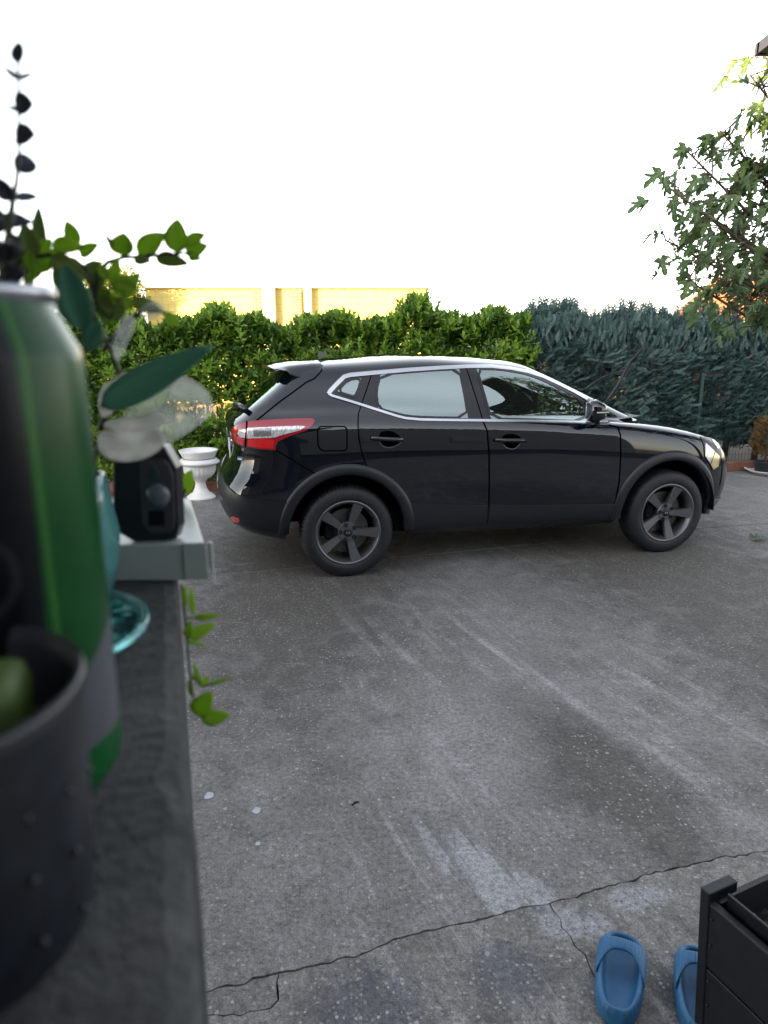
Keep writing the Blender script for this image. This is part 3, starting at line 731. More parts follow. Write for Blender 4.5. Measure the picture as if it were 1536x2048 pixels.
# dark underbody, wheel wells, interior
boxobj('underbody', (1.35, 0, .36), (3.3, 1.42, .16), M['dark'], car)
for xw in (0, WB):
    for s in (-1, 1):
        v, f_ = [], []
        for k in range(25):
            a = math.pi * (-.01 + 1.02 * k / 24)
            for yy in (.45, .875): v.append((xw + .445 * math.cos(a), s * yy, .345 + .445 * math.sin(a)))
        for k in range(24): f_.append((2 * k, 2 * k + 1, 2 * k + 3, 2 * k + 2))
        v.append((xw, s * .45, .345)); f_ += [(2 * k, 2 * k + 2, 50) for k in range(24)]
        mesh('wheel_well', v, f_, M['dark'], car)
bm = bmesh.new(); box(bm, (1.0, 0, .75), (2.9, 1.45, .1)); bmobj('cabin_floor', bm, M['dark'], car)
def seat(x, y, w_, parent):
    bm = bmesh.new(); box(bm, (x, y, .86), (.5, w_, .16), .05); box(bm, (x - .24, y, 1.08), (.13, w_, .5), .05, Matrix.Rotation(R(-14), 3, 'Y'))
    s_ = bmobj('seat', bm, M['seat'], parent, True)
    n_ = 1 if w_ < .8 else 2
    for k in range(n_):
        yy = y + (0 if n_ == 1 else (-.35 + .7 * k)); boxobj('head_rest', (x - .32, yy, 1.36), (.09, .24, .16), M['seat'], s_, .03)
seat(1.25, -.36, .5, car); seat(1.25, .36, .5, car); seat(.35, 0, 1.25, car)
bm = bmesh.new(); tobm(bm, [(2.05, -.7, 1.02), (2.05, .7, 1.02), (2.5, .62, 1.06), (2.5, -.62, 1.06), (1.93, -.7, .9), (1.93, .7, .9), (2.0, -.7, .7), (2.0, .7, .7)], [(0, 3, 2, 1), (0, 1, 5, 4), (4, 5, 7, 6)])
for v in bm.verts: v.co.z += .045
d_ = bmobj('dashboard', bm, M['dash'], car)
boxobj('air_vent', (1.985, -.46, 1.0), (.02, .2, .055), M['trimblack'], d_, .006); boxobj('binnacle', (2.06, .36, 1.09), (.2, .34, .07), M['dash'], d_, .03)
v, f_ = [], []
for k in range(28):
    a = 2 * math.pi * k / 28
    for q in range(6):
        b = 2 * math.pi * q / 6; r = .185 + .013 * math.cos(b); v.append((.013 * math.sin(b), r * math.cos(a), r * math.sin(a)))
for k in range(28):
    for q in range(6): f_.append((k * 6 + q, ((k + 1) % 28) * 6 + q, ((k + 1) % 28) * 6 + (q + 1) % 6, k * 6 + (q + 1) % 6))
sw = mesh('steering_wheel', v, f_, M['trimblack'], car, True); sw.location = (1.78, .36, 1.07); sw.rotation_euler = (0, R(-22), 0)
boxobj('hub', (0.02, 0, 0), (.05, .16, .09), M['trimblack'], sw, .02); boxobj('spoke', (0, 0, 0), (.02, .35, .03), M['trimblack'], sw, .005)

# side glass, seals, bright trim, pillars
def shrink(poly, d):
    cx = sum(p[0] for p in poly) / len(poly); cy = sum(p[1] for p in poly) / len(poly)
    return [(p[0] + (cx - p[0]) / (math.hypot(cx - p[0], cy - p[1])) * d, p[1] + (cy - p[1]) / (math.hypot(cx - p[0], cy - p[1])) * d) for p in poly]
DLO_TOP = [(666, 786), (695, 756), (742, 750.5), (820, 744), (934, 738), (985, 738), (1022, 742), (1056, 748.5), (1085, 758), (1117, 773), (1148, 788), (1172, 801)]
DLO_BOT = [(668, 791), (723, 808.5), (770, 822.5), (793, 829.5), (811, 834), (840, 837), (870, 838), (965, 839), (1065, 840.8), (1169, 843.5)]
panel('pillar_trim', [(742, 751), (764, 749), (755, 783), (760, 819), (724, 808)], M['trimblack'], .003, .004, 5)
panel('pillar_trim', [(916, 738.6), (955, 737.8), (970, 790), (985, 839), (934, 838), (926, 785)], M['trimblack'], .003, .004, 5)
panel('pillar_trim', [(667, 787), (695, 757), (742, 751.5), (723, 808), (670, 791.5)], M['trimblack'], .0025, .004, 5)
for nm, poly in (('window_glass', REAR_GLASS), ('window_glass', FRONT_GLASS), ('quarter_window', QUARTER)):
    o1 = panel(nm, poly, M['glass'], .0055 if poly is QUARTER else .004, .004, 7)
    L_ = smooth_poly(poly, 1)
    strip('window_seal', L_ + [L_[0]], 5.0, M['trimblack'], .0065)
strip('window_trim', [(657, 788.5), (661, 782), (674, 768), (688, 754.5), (700, 751), (744, 746.8), (820, 740.3), (880, 736.4), (932, 734.2), (982, 733.8), (1022, 738), (1056, 744.5), (1086, 754), (1118, 769), (1149, 784.5), (1174, 799)],
      lambda t_: 8.5 - 3.2 * t_, M['chrome'], .008)
strip('window_trim', [(657, 788), (664, 792), (723, 810), (793, 832.5), (811, 837), (840, 839.6), (880, 840.5), (965, 841.5), (1065, 843.3), (1170, 846)], 4.6, M['chrome'], .008)
# doors, flap, bumper skins proud of the shell
def gap(line, wd=2.2): strip('panel_gap', line, wd, M['gap'], .0032, 6)
DOORR = [(718.5, 812.5), (793, 835.5), (811, 840.5), (840, 842.5), (964, 844), (972, 862), (975.5, 905), (976, 960), (975, 1005), (820, 1004), (812, 985), (793, 957), (765, 940), (735, 931), (727, 909), (720, 880), (718, 850)]
DOORF = [(968, 844), (1065, 846.5), (1170, 849.5), (1212, 851), (1233, 856), (1238.5, 870), (1239.5, 909), (1236.5, 962), (1228, 1004.5), (979.5, 1006), (980.5, 960), (980, 905), (976.5, 862)]
panel('door', DOORR, M['paint'], .003, .004, 9); panel('door', DOORF, M['paint'], .003, .004, 9)
gap([(745, 744), (723, 809), (716.5, 828), (716, 850), (718, 880), (725, 910), (733, 932)]); gap([(932, 735), (950, 790), (966, 842), (974, 862), (977.8, 905), (978.3, 960), (977.5, 1004), (970.5, 1048)])
gap([(1218, 850), (1235, 854.5), (1240.8, 870), (1241.5, 909), (1238.6, 962), (1230.5, 1003), (1221, 1039)])
gap([(645, 731), (640, 745), (629, 757), (612, 765), (584, 786), (560, 803), (539, 820), (512, 842)]); gap([(553, 901), (590, 923), (634, 950)])
fl = [(640, 853.5), (689, 853.5), (693.5, 858), (694, 896), (690, 901), (650, 901.5), (641, 899), (636, 890), (635, 859)]
gap(fl + [fl[0]], 3.0); panel('fuel_flap', shrink(fl, 1.5), M['paint'], .004, .004, 8, mirror=False)
# sills and bumpers in grey black plastic
panel('sill_cladding', [(819, 1006.5), (900, 1008.8), (975, 1010), (972, 1049), (900, 1054), (819, 1058.5)], M['plastic'], .009, .008, 8)
panel('sill_cladding', [(980, 1010), (1100, 1009.5), (1230, 1008), (1222, 1039.5), (1100, 1044), (974.5, 1048.7)], M['plastic'], .009, .008, 8)
panel('rear_bumper', [(437.5, 940), (447, 967), (470, 989), (498, 999), (540, 1003.5), (582, 1006), (577, 1022), (566, 1069), (520, 1060), (470, 1046), (452, 1034), (441, 1012), (437, 985)], M['plastic'], .007, .008, 8)
strip('bumper_edge', [(437.5, 938), (447.8, 966), (471, 988.5), (498, 998.5), (540, 1003), (582, 1005.5)], 2.4, M['plastic'], .012)
panel('front_lip', [(1413, 1000), (1435, 999), (1445, 996), (1446.5, 1014), (1440, 1024), (1425, 1031), (1410, 1035)], plain('dull_grey_lip', (.10, .11, .10), .5), .010, .008, 6)
# arch trims: swept bands round each wheel
def arch(xw, s, a0, a1, mir):
    v, f_ = [], []; n = 40
    def surf(x, z):
        h = bvh.ray_cast(Vector((x, -3, z)), Vector((0, 1, 0)))
        return abs(h[0].y) if h[0] is not None and h[0].y < -.6 else .86
    prof = [(.505, .002), (.497, .012), (.480, .018), (.452, .020), (.432, .016), (.424, .004), (.424, -.05)]
    ys0 = surf(xw, .345 + .49)
    for k in range(n + 1):
        a = a0 + (a1 - a0) * k / n
        for r, o in prof:
            x = xw + r * math.cos(a); z = .345 + r * math.sin(a); b_ = surf(xw + .49 * math.cos(a), max(.36, .345 + .49 * math.sin(a)))
            y0 = max(surf(x, max(z, .34)) if r > .43 else b_, b_ - .01)
            v.append((x, -(y0 + o) * s, z))
    k_ = len(prof)
    for k in range(n):
        for q in range(k_ - 1): f_.append((k * k_ + q, k * k_ + q + 1, (k + 1) * k_ + q + 1, (k + 1) * k_ + q)[::s])
    o = mesh('arch_trim', v, f_, M['plastic'], car, True)
for xw, a0, a1 in ((0, R(-1), R(181)), (WB, R(-8), R(184))):
    for s in (1, -1): arch(xw, s, a0, a1, s)
# tail lamp
TL = [(465.3, 856.2), (479.2, 849.4), (506.6, 843.2), (553, 839.8), (601, 837.5), (625.5, 837.8), (629.9, 841.9), (625.5, 850), (613.2, 861), (580.4, 872), (557, 882.2), (552.4, 889.7), (551, 900), (525.7, 898.6), (492.9, 892.5), (475.1, 887), (466.2, 880.2), (464.5, 866.5)]
tl = panel('tail_lamp', TL, M['lens_dark'], .010, .006, 5)
def sub(poly, m, nm, off, parents, st=4):
    r = panel(nm, poly, m, off, .003, st)
    for a, b in zip(r, parents): a.parent = b
sub([(478, 866), (480, 861), (495, 859), (498, 857), (540, 855), (600, 852.5), (611, 853.5), (601, 861), (560, 871), (551, 874.5), (540, 875.5), (500, 876), (482, 873)], M['lens_clear'], 'clear_lens', .0135, tl)
sub([(466.5, 860), (477, 855), (476, 873), (491, 878), (490, 889), (475.5, 884), (468, 878)], M['lens_red'], 'red_lens', .0125, tl)
sub([(499, 879), (520, 876.5), (548, 879), (547, 896), (525, 895.5), (499, 890.5)], M['lens_red'], 'red_lens', .0125, tl)
sub([(508, 858.5), (543, 857), (543, 872), (509, 873)], plain('ribbed_reflector', (.3, .3, .32), .25, .6, .5, 90), 'reflector', .0150, tl)
g_ = panel('lamp_split', [(494.2, 844.5), (496.4, 844.3), (494.2, 893), (492, 893)], M['gap'], .0152, .003, 5)
for a, b in zip(g_, tl): a.parent = b
panel('reflector', [(461.5, 1033.5), (466, 1032.5), (480.5, 1037), (481, 1042.5), (476, 1044.5), (468, 1041.5)], M['lens_red'], .011, .004, 4)
o = panel('parking_sensor', [(478 + 3.2 * math.cos(a), 1026 + 3.4 * math.sin(a)) for a in np.arange(0, 6.28, .7)], M['trimblack'], .0105, .003, 3)
panel('badge', [(484, 896.5), (489, 897), (489, 902), (484.5, 901.5)], M['chrome'], .004, .002, 2.5, mirror=False)
bd_ = panel('badge', [(475.5, 913), (486, 914.5), (486, 921.5), (476, 920)], plain('blue_badge', (.05, .12, .3), .3), .004, .002, 3, mirror=False)[0]
b2 = panel('badge_text', [(477, 917), (484.5, 918), (484.5, 919.5), (477, 918.7)], M['white'], .0065, .001, 2.5, mirror=False)[0]; b2.parent = bd_
# head lamp
HL = [(1400, 873.5), (1422, 876.6), (1433.6, 879.3), (1439, 890.8), (1442.5, 908.5), (1440.5, 918), (1435.4, 936), (1424, 941), (1418.6, 927), (1408.4, 912), (1407.5, 892.6), (1404, 882)]
hl = panel('head_lamp', HL, M['trimblack'], .006, .006, 5)
sub([(1409.5, 886), (1427.5, 903), (1419, 927), (1409, 912)], M['lens_clear'], 'clear_lens', .010, hl)
sub([(1428.5, 904.5), (1437, 912), (1435, 932), (1425, 938.5), (1420.5, 929)], M['amber'], 'indicator_lens', .010, hl)
sub([(1422, 880), (1432, 882), (1437, 895), (1434, 898)], M['lens_clear'], 'clear_lens', .010, hl, 3)
# door handles
def handle(pts_bar, cup):
    panel('handle_cup_shade', cup, M['gap'], .0038, .003, 4); n_c = len(cup); yc = sum(p[1] for p in cup) / n_c; low = sorted([p for p in cup if p[1] > yc + 3]); strip('cup_highlight', low, 1.8, M['rim'], .006, 4)  # flat black panel paints the recess shade, pale strip its lower highlight
    P_ = [body_hit(*q, .028)[0] for q in pts_bar]; e0 = body_hit(*pts_bar[0], .0)[0]; e1 = body_hit(*pts_bar[-1], .0)[0]
    for s in (1, -1):
        bm = bmesh.new(); pl = [e0] + P_ + [e1]; tube(bm, [Vector((p.x, p.y * s, p.z)) for p in pl], [.011] + [.0165] * len(P_) + [.011], 10)
        bmobj('door_handle', bm, M['paint'], car, True)
handle([(743, 876), (760, 877.5), (790, 879), (801, 879)], smooth_poly([(757, 866), (772, 861), (787, 863), (800, 872), (806, 881), (792, 892), (774, 896), (760, 889)], 1))
handle([(990, 880), (1008, 881), (1036, 881), (1047, 880)], smooth_poly([(1003, 872), (1018, 867), (1032, 869), (1044, 876), (1040, 888), (1028, 899), (1012, 896), (1004, 886)], 1))
# door mirror
for s in (-1, 1):
    mm = empty('door_mirror', (1.90, s * .945, 1.165), 0, car)
    bm = bmesh.new(); box(bm, (0, 0, .02), (.13, .15, .175), .05)
    for v in bm.verts:
        if v.co.x > 0: v.co.z = .02 + (v.co.z - .02) * .8
    bmobj('housing', bm, M['paint'], mm, True)
    boxobj('signal_strip', (.012, s * .0745, .016), (.10, .006, .010), M['lens_clear'], mm, .002)
    boxobj('mirror_glass', (0, -s * .077, .02), (.09, .005, .12), M['chrome'], mm, .002)
    tubeobj('arm', [(.03, -s * .03, -.05), (.06, -s * .08, -.085)], .022, M['trimblack'], mm, 8)
panel('mirror_base', [(1174, 803), (1180, 806), (1214, 836), (1216, 846), (1174, 846)], M['trimblack'], .005, .004, 5)
# spoiler
def spoiler():
    st_ = [(-.125, .625, 1.553, 1.515), (-.15, .638, 1.551, 1.475), (-.185, .645, 1.548, 1.440), (-.235, .645, 1.543, 1.412), (-.29, .632, 1.539, 1.438), (-.36, .615, 1.532, 1.464), (-.44, .592, 1.523, 1.485), (-.505, .565, 1.512, 1.496)]
    v, f_ = [], []
    for x, w_, zt, zb in st_:
        h = zt - zb; sec = [(0, zt + .014), (.25 * w_, zt + .012), (.5 * w_, zt + .007), (.70 * w_, zt - .001), (.82 * w_, zt - .008), (.89 * w_, zt - .12 * h - .010), (.935 * w_, zt - .40 * h - .006), (.97 * w_, zt - .7 * h), (w_, zb + .006), (w_ - .006, zb), (w_ - .035, zb + .002), (w_ * .86, min(zt - .03, zb + .05)), (0, zt - .032)]
        full = [(y, z) for y, z in sec] + [(-y, z) for y, z in sec[-2:0:-1]]
        for y, z in full: v.append((x + .06 * (abs(y) / w_) ** 3 * (1 if x < -.4 else 0), y, z))
    n = len(full)
    for i in range(len(st_) - 1):
        for k in range(n): a = i * n + k; b = i * n + (k + 1) % n; f_.append((a, b, b + n, a + n))
    f_.append(tuple(range(n))[::-1]); f_.append(tuple(range((len(st_) - 1) * n, len(st_) * n)))
    bm = bmesh.new(); tobm(bm, v, f_); bmesh.ops.recalc_face_normals(bm, faces=bm.faces); o = bmobj('spoiler', bm, M['paint'], car, True)
    md = o.modifiers.new('e', 'EDGE_SPLIT'); md.split_angle = R(38)
    boxobj('brake_light', (-.508, 0, 1.508), (.01, .26, .014), M['lens_red'], o)
spoiler()
tb = bmesh.new(); tobm(tb, [(.02, -.02, 1.585), (.02, .02, 1.585), (-.08, .016, 1.575), (-.08, -.016, 1.575), (-.06, 0, 1.625), (-.045, 0, 1.625)], [(0, 1, 2, 3), (0, 5, 1), (3, 2, 4), (0, 3, 4, 5), (1, 5, 4, 2)])
an_ = bmobj('antenna', tb, M['paint'], car); tubeobj('antenna_rod', [(-.05, 0, 1.62), (-.09, 0, 1.70), (-.15, 0, 1.80)], [.004, .003, .002], M['dark'], an_)
# wipers: one pair lifted off the windscreen, one behind
def cy_(px, py, y):
    d = MI.to_3x3() @ ray(px, py); return EYE_C + d * ((y - EYE_C.y) / d.y)
for line, y in (([(1169, 780), (1185, 768), (1202, 757), (1225, 748), (1250, 740.5)], .25), ([(1206, 812), (1224, 787), (1240, 763), (1250, 741), (1262, 722)], -.15)):
    pts = [cy_(*q, y) for q in line]; tubeobj('wiper_arm', pts, [.013, .012, .011, .010, .009], M['plastic'], car, 6)
pts = [cy_(*q, -.15) for q in ((1222, 790), (1240, 762), (1262, 722), (1280, 703), (1295, 684))]; tubeobj('wiper_blade', pts, [.006, .010, .014, .011, .005], M['plastic'], car, 6)
pts = [body_hit(*q, .03)[0] for q in ((498, 824), (484, 817), (474, 812), (465, 807))]; tubeobj('rear_wiper', pts, [.018, .022, .018, .012], M['trimblack'], car, 8)
# number plate and emblem on the tailgate
def rear_x(y, z):
    h = bvh.ray_cast(Vector((-3, -abs(y) - 1e-3, z)), Vector((1, 0, 0))); return h[0].x if h[0] is not None else -.86
PX = rear_x(.26, .86) - .006
pl_ = boxobj('number_plate', (PX, 0, .86), (.012, .52, .115), M['white'], car, .003); boxobj('blue_band', (PX - .007, .235, .86), (.003, .045, .108), plain('plate_blue', (.02, .08, .4), .4), pl_)
boxobj('tailgate_grip', (rear_x(.37, .96), 0, .96), (.03, .75, .05), M['chrome'], car, .015)
pts_em = [(rear_x(.03, 1.02) - .002, .055 * math.cos(a), 1.02 + .055 * math.sin(a)) for a in np.arange(0, 6.5, .4)]; tubeobj('emblem', pts_em, .007, M['chrome'], car)
boxobj('mud_flap', (2.985, -.80, .28), (.012, .10, .06), M['trimblack'], car)
boxobj('front_grille', (3.50, 0, .62), (.06, .9, .16), M['trimblack'], car, .02)

# wheels
def build_wheel():
    w0 = empty('wheel', (0, 0, 0), 0, car)
    TR, HWD, RR = .345, .1075, .238
    prof = [(RR - .004, HWD - .012), (RR + .004, HWD - .002), (RR + .03, HWD + .005), (.300, HWD + .002), (.325, HWD - .010), (.338, HWD - .026), (.3435, HWD - .042), (.345, .03), (.345, 0)]
    prof = prof + [(r, -y) for r, y in prof[::-1][1:]]
    n = 216; v, f_ = lathe([(r, y) for r, y in prof], n, 'Y')
    k = len(prof); v = [list(p) for p in v]
    for i in range(n):
        if i % 3 == 0:
            for q in list(range(5, 8)) + list(range(k - 8, k - 5)):
                p = v[i * k + q]; r = math.hypot(p[0], p[2]); s_ = (r - .009) / r; p[0] *= s_; p[2] *= s_
    mesh('tyre', v, f_, M['rubber'], w0, True)
    # near side faces -y
    prof = [(RR + .006, -HWD + .004), (RR + .003, -HWD - .001), (RR - .008, -HWD - .001), (RR - .014, -HWD + .006), (RR - .018, -HWD + .018), (RR - .028, -HWD + .03), (RR - .032, -.02), (RR - .034, .09), (RR - .02, .098)]
    v, f_ = lathe(prof, 96, 'Y'); rm = mesh('rim', v, f_, M['rim'], w0, True)
    v, f_ = lathe([(.0, .0), (.165, .0), (.165, -.02), (.0, -.02)], 48, 'Y'); mesh('brake_disc', v, f_, M['disc'], w0, False)
    boxobj('brake_caliper', (-.13, -.01, .02), (.07, .09, .15), M['dark'], w0, .015)
    v, f_ = lathe([(0, -.02), (.20, -.005), (.20, .0), (0, .0)], 32, 'Y'); 
    for s in range(5):
        a0 = R(-3 + 72 * s); ca, sa = math.cos(a0), math.sin(a0); vv = []
        st_ = [(.035, .030, -.082), (.075, .026, -.078), (.12, .031, -.084), (.17, .037, -.092), (.222, .043, -.101)]
        for r, hw, y in st_:
            for tt, yy in ((-hw, y + .012), (-hw * .86, y), (hw * .86, y), (hw, y + .012), (hw * .8, y + .045), (-hw * .8, y + .045)):
                x, z = r * ca - tt * sa, r * sa + tt * ca; vv.append((x, yy, z))
        ff = []
        for q in range(len(st_) - 1):
            for e in range(6): a = q * 6 + e; b = q * 6 + (e + 1) % 6; ff.append((a, a + 6, b + 6, b))
        ff.append(tuple(range(6))); ff.append(tuple(range((len(st_) - 1) * 6, len(st_) * 6))[::-1])
        mesh('spoke', vv, ff, M['rim'], w0, False)
        v2, f2 = lathe([(0, .006), (.008, .006), (.0085, -.004), (.0135, -.0045), (.0145, .002)], 16, 'Y')
        ab = R(33 + 72 * s); o = mesh('bolt', v2, f2, M['dark'], w0, True); o.location = (.058 * math.cos(ab), -.086, .058 * math.sin(ab))
    v, f_ = lathe([(.078, -.03), (.076, -.074), (.07, -.082), (.036, -.0825), (.0355, -.079), (0, -.079)], 40, 'Y'); mesh('hub', v, f_, M['rim'], w0, False)
    v, f_ = lathe([(.0335, -.0780), (.032, -.0865), (.026, -.0885), (0, -.0895)], 32, 'Y'); cp_ = mesh('hub_cap', v, f_, M['trimblack'], w0, True)
    for sx in (-1, 1):
        mk = [(sx * .004, -.0905, -.012), (sx * .014, -.0902, -.004), (sx * .012, -.0902, .006), (sx * .004, -.0905, .002)]
        mesh('hub_mark', mk + [(a, b + .003, c) for a, b, c in mk], [(0, 1, 2, 3), (7, 6, 5, 4), (0, 4, 5, 1), (1, 5, 6, 2), (2, 6, 7, 3), (3, 7, 4, 0)], M['chrome'], w0)
    return w0
w0 = build_wheel(); kids = list(w0.children)
w0.location = (0, -.785, .338)
for (x, y, rz, ry) in ((WB, -.785, 0, R(2)), (0, .785, math.pi, .4), (WB, .785, math.pi, .9)):
    c = w0.copy(); C.objects.link(c); c.parent = car; c.location = (x, y, .338); c.rotation_euler = (0, ry, rz)
    for q in kids: d = q.copy(); C.objects.link(d); d.parent = c

# ------------------------------------------------------------------ urn, saucer with pots
ur = empty('garden_urn', (-2.05, 7.48, 0)); setp(ur, 'white pedestal garden urn holding an empty white bowl left of the car', 'urn')
K = .62 / .60
prof = [(0, 0), (.155, 0), (.16, .02), (.15, .03), (.135, .045), (.09, .075), (.065, .12), (.055, .17), (.06, .2), (.075, .205), (.075, .22), (.11, .235), (.155, .27), (.175, .31), (.178, .36), (.175, .375), (.18, .385), (.20, .39), (.222, .405), (.225, .42), (.20, .44), (.185, .455), (.17, .45), (.16, .40), (0, .38)]
v, f_ = lathe(prof, 96)
v = [list(p) for p in v]
for i in range(96):
    if i % 4 < 2:
        for q in (12, 13, 14):
            p = v[i * len(prof) + q]; p[0] *= .972; p[1] *= .972
mesh('pedestal_urn', v, f_, M['white'], ur, True)
v, f_ = lathe([(.0, .45), (.16, .45), (.175, .47), (.205, .53), (.212, .545), (.205, .547), (.19, .52), (.165, .48), (0, .475)], 64); mesh('bowl', v, f_, M['white'], ur, True)
sc_ = lathe([(0, .0), (.27, .0), (.30, .02), (.335, .045), (.345, .05), (.335, .055), (.29, .03), (0, .022)], 64)
sa = mesh('plant_saucer', sc_[0], sc_[1], M['white'], None, True); sa.location = (5.20, 9.00, .002); setp(sa, 'wide white saucer under two black pots beside the kerb', 'saucer')
M['pot'] = plain('black_plastic_pot', (.02, .02, .026), .5)
M['dryleaf'] = leafmat('dried_brown_thuja', (.12, .06, .02), (.28, .15, .05), .8, .2, .2)
for k, (x, y) in enumerate(((5.06, 8.98), (5.34, 9.0))):
    pt = empty('potted_conifer', (x, y, .03)); setp(pt, ('small dried brown conifer in a black pot at the left of the white saucer', 'dried brown conifer in a black pot at the right of the white saucer')[k], 'plant')
    v, f_ = lathe([(0, 0), (.10, 0), (.125, .13), (.13, .13), (.13, .14), (.118, .14), (.115, .11), (0, .11)], 32); mesh('pot', v, f_, M['pot'], pt, True)
    tubeobj('stem', [(0, 0, .1), (.01, 0, .3), (0, 0, .6)], [.01, .008, .003], M['bark'], pt)
    n = 260; z = rng.uniform(.18, .68, n); a = rng.uniform(0, 6.28, n); r = (.10 + .09 * np.sin((z - .1) * 5)) * rng.uniform(.2, 1, n)
    P = np.stack([r * np.cos(a), r * np.sin(a), z], 1); D = np.stack([np.cos(a), np.sin(a), rng.uniform(.3, 1.4, n)], 1)
    o = cloud('foliage', P, D, rn(n), rng.uniform(.06, .12, n), rng.uniform(.04, .08, n), SPRAY, M['dryleaf'], pt); o['kind'] = 'stuff'

# ------------------------------------------------------------------ fig tree on the right
M['fig'] = leafmat('fig_leaf', (.045, .10, .028), (.10, .17, .045), .5, .38, .35)
def fig_leaf_mesh(seed):
    r = random.Random(seed); half = [(0, 0), (.09, -.05), (.19, -.02), (.31, .06), (.42, .16), (.40, .23), (.28, .25), (.17, .28), (.18, .35), (.29, .47), (.39, .60), (.36, .66), (.24, .60), (.13, .50), (.13, .62), (.16, .76), (.13, .88), (.06, .97)]
    half = [(x * r.uniform(.85, 1.12), y + r.uniform(-.02, .02)) for x, y in half]; half[0] = (0, 0)
    out = half + [(0, 1.0)] + [(-x * r.uniform(.85, 1.1), y) for x, y in half[1:][::-1]]
    mid = [(0, .02), (0, .3), (0, .55), (0, .8)]
    pts = [Vector(p) for p in out + mid[1:]]; n = len(out)
    ov, oe, of, _, _, _ = geometry.delaunay_2d_cdt(pts, [(i, (i + 1) % n) for i in range(n)], [], 1, 1e-5)
    fold, droop = r.uniform(.25, .6), r.uniform(.15, .5)
    V = [Vector((p.x, p.y, abs(p.x) * fold - p.y ** 2 * droop * .5)) for p in ov]
    me = bpy.data.meshes.new('leaf'); me.from_pydata(V, [], [tuple(q) for q in of]); me.update()
    uvl = me.uv_layers.new(name='UVMap'); 
    for lp in me.loops: c = me.vertices[lp.vertex_index].co; uvl.data[lp.index].uv = (c.x + .5, c.y)
    me.materials.append(M['fig']); me.polygons.foreach_set('use_smooth', [True] * len(me.polygons)); return me
def figmat():
    t = NT('fig_leaf_veined'); uv = t.n('ShaderNodeUVMap'); sep = t.n('ShaderNodeSeparateXYZ'); t.l(uv.outputs[0], sep.inputs[0])
    oi = t.n('ShaderNodeObjectInfo'); col = t.ramp(oi.outputs['Random'], [(0, (.028, .07, .026)), (.6, (.055, .115, .036)), (1, (.095, .155, .042))])
    a = t.math('ABSOLUTE', t.math('SUBTRACT', sep.outputs[0], .5))
    def vein(slope, y0):
        d = t.math('ABSOLUTE', t.math('SUBTRACT', sep.outputs[1], t.math('ADD', t.math('MULTIPLY', a, slope), y0))); return t.math('LESS_THAN', d, .016)
    mk = t.math('LESS_THAN', a, .013)
    for s_, y0 in ((.45, .0), (1.3, .02), (1.0, .35), (.9, .55)): mk = t.math('MAXIMUM', mk, vein(s_, y0))
    col = t.mix(t.math('MULTIPLY', mk, .65), col, (.22, .28, .12)); t.l(col, t.b.inputs['Base Color']); t.set(Roughness=.5)
    tr = t.n('ShaderNodeBsdfTranslucent'); t.l(t.mix(.5, col, (.9, 1, .3), 'MULTIPLY'), tr.inputs[0])
    mx = t.n('ShaderNodeMixShader'); mx.inputs[0].default_value = .28; t.l(t.b.outputs[0], mx.inputs[1]); t.l(tr.outputs[0], mx.inputs[2]); t.l(mx.outputs[0], t.out.inputs[0]); return t.m
M['fig'] = figmat()
FL = [fig_leaf_mesh(s) for s in range(6)]
ft = empty('fig_tree', (4.9, 6.1, 0)); setp(ft, 'fig tree with large lobed leaves reaching in from the right edge', 'tree')
O_ = Vector((4.9, 6.1, 0))
tubeobj('trunk', [(0, 0, 0), (-.05, .02, .8), (.05, 0, 1.5), (-.1, .05, 2.3)], [.12, .10, .085, .06], M['bark'], ft, 10)
BR = [ # px py Y of limb ends, from trunk height
 (1372, 300, 5.2, 1.6), (1440, 262, 5.4, 1.9), (1350, 385, 5.0, 1.5), (1330, 480, 5.3, 1.3), (1375, 560, 5.1, 1.2), (1500, 150, 5.3, 2.2), (1525, 110, 5.8, 2.3), (1515, 240, 5.6, 2.1), (1455, 570, 5.5, 1.1), (1490, 330, 5.5, 1.9), (1400, 420, 5.6, 1.5), (1520, 590, 5.0, 1.2),
 (1450, 480, 5.9, 1.4), (1640, 60, 5.6, 2.3), (1660, 250, 5.3, 2), (1640, 430, 5.4, 1.6), (1600, 560, 5.3, 1.2), (1700, 400, 6.2, 1.6)]
tips = []
bm = bmesh.new()
for px, py, Y, h0 in BR:
    e = on_y(px, py, Y) - O_; s0 = Vector((random.gauss(0, .03), random.gauss(0, .03), h0)); mid1 = s0.lerp(e, .4) + Vector((0, 0, -.08 + random.gauss(0, .05))); mid2 = s0.lerp(e, .75) + Vector((random.gauss(0, .06), random.gauss(0, .06), -.04))
    pts = [s0, mid1, mid2, e]; tube(bm, pts, [.026, .018, .012, .006], 6)
    for k in range(54):
        t_ = 1 - random.random() ** 1.25 * .55; b_ = mid1.lerp(mid2, (t_ - .4) / .35) if t_ < .75 else mid2.lerp(e, (t_ - .75) / .25)
        q = b_ + Vector((random.gauss(.03, .105), random.gauss(0, .16), random.gauss(.02, .12))); tube(bm, [b_, b_.lerp(q, .5) + Vector((0, 0, .02)), q], [.006, .004, .003], 4, False)
        tips.append((q, (q - b_)))
bo = bmobj('branches', bm, M['bark'], ft, True)
bm = bmesh.new()
for q, d in tips[::4]:
    for _ in range(2): bmesh.ops.create_icosphere(bm, subdivisions=1, radius=.014, matrix=Matrix.Translation(q + Vector((random.gauss(0, .03), random.gauss(0, .03), random.gauss(.01, .02)))))
fb = bmobj('figs', bm, plain('green_fig', (.09, .13, .04), .5), ft, True); fb['kind'] = 'stuff'
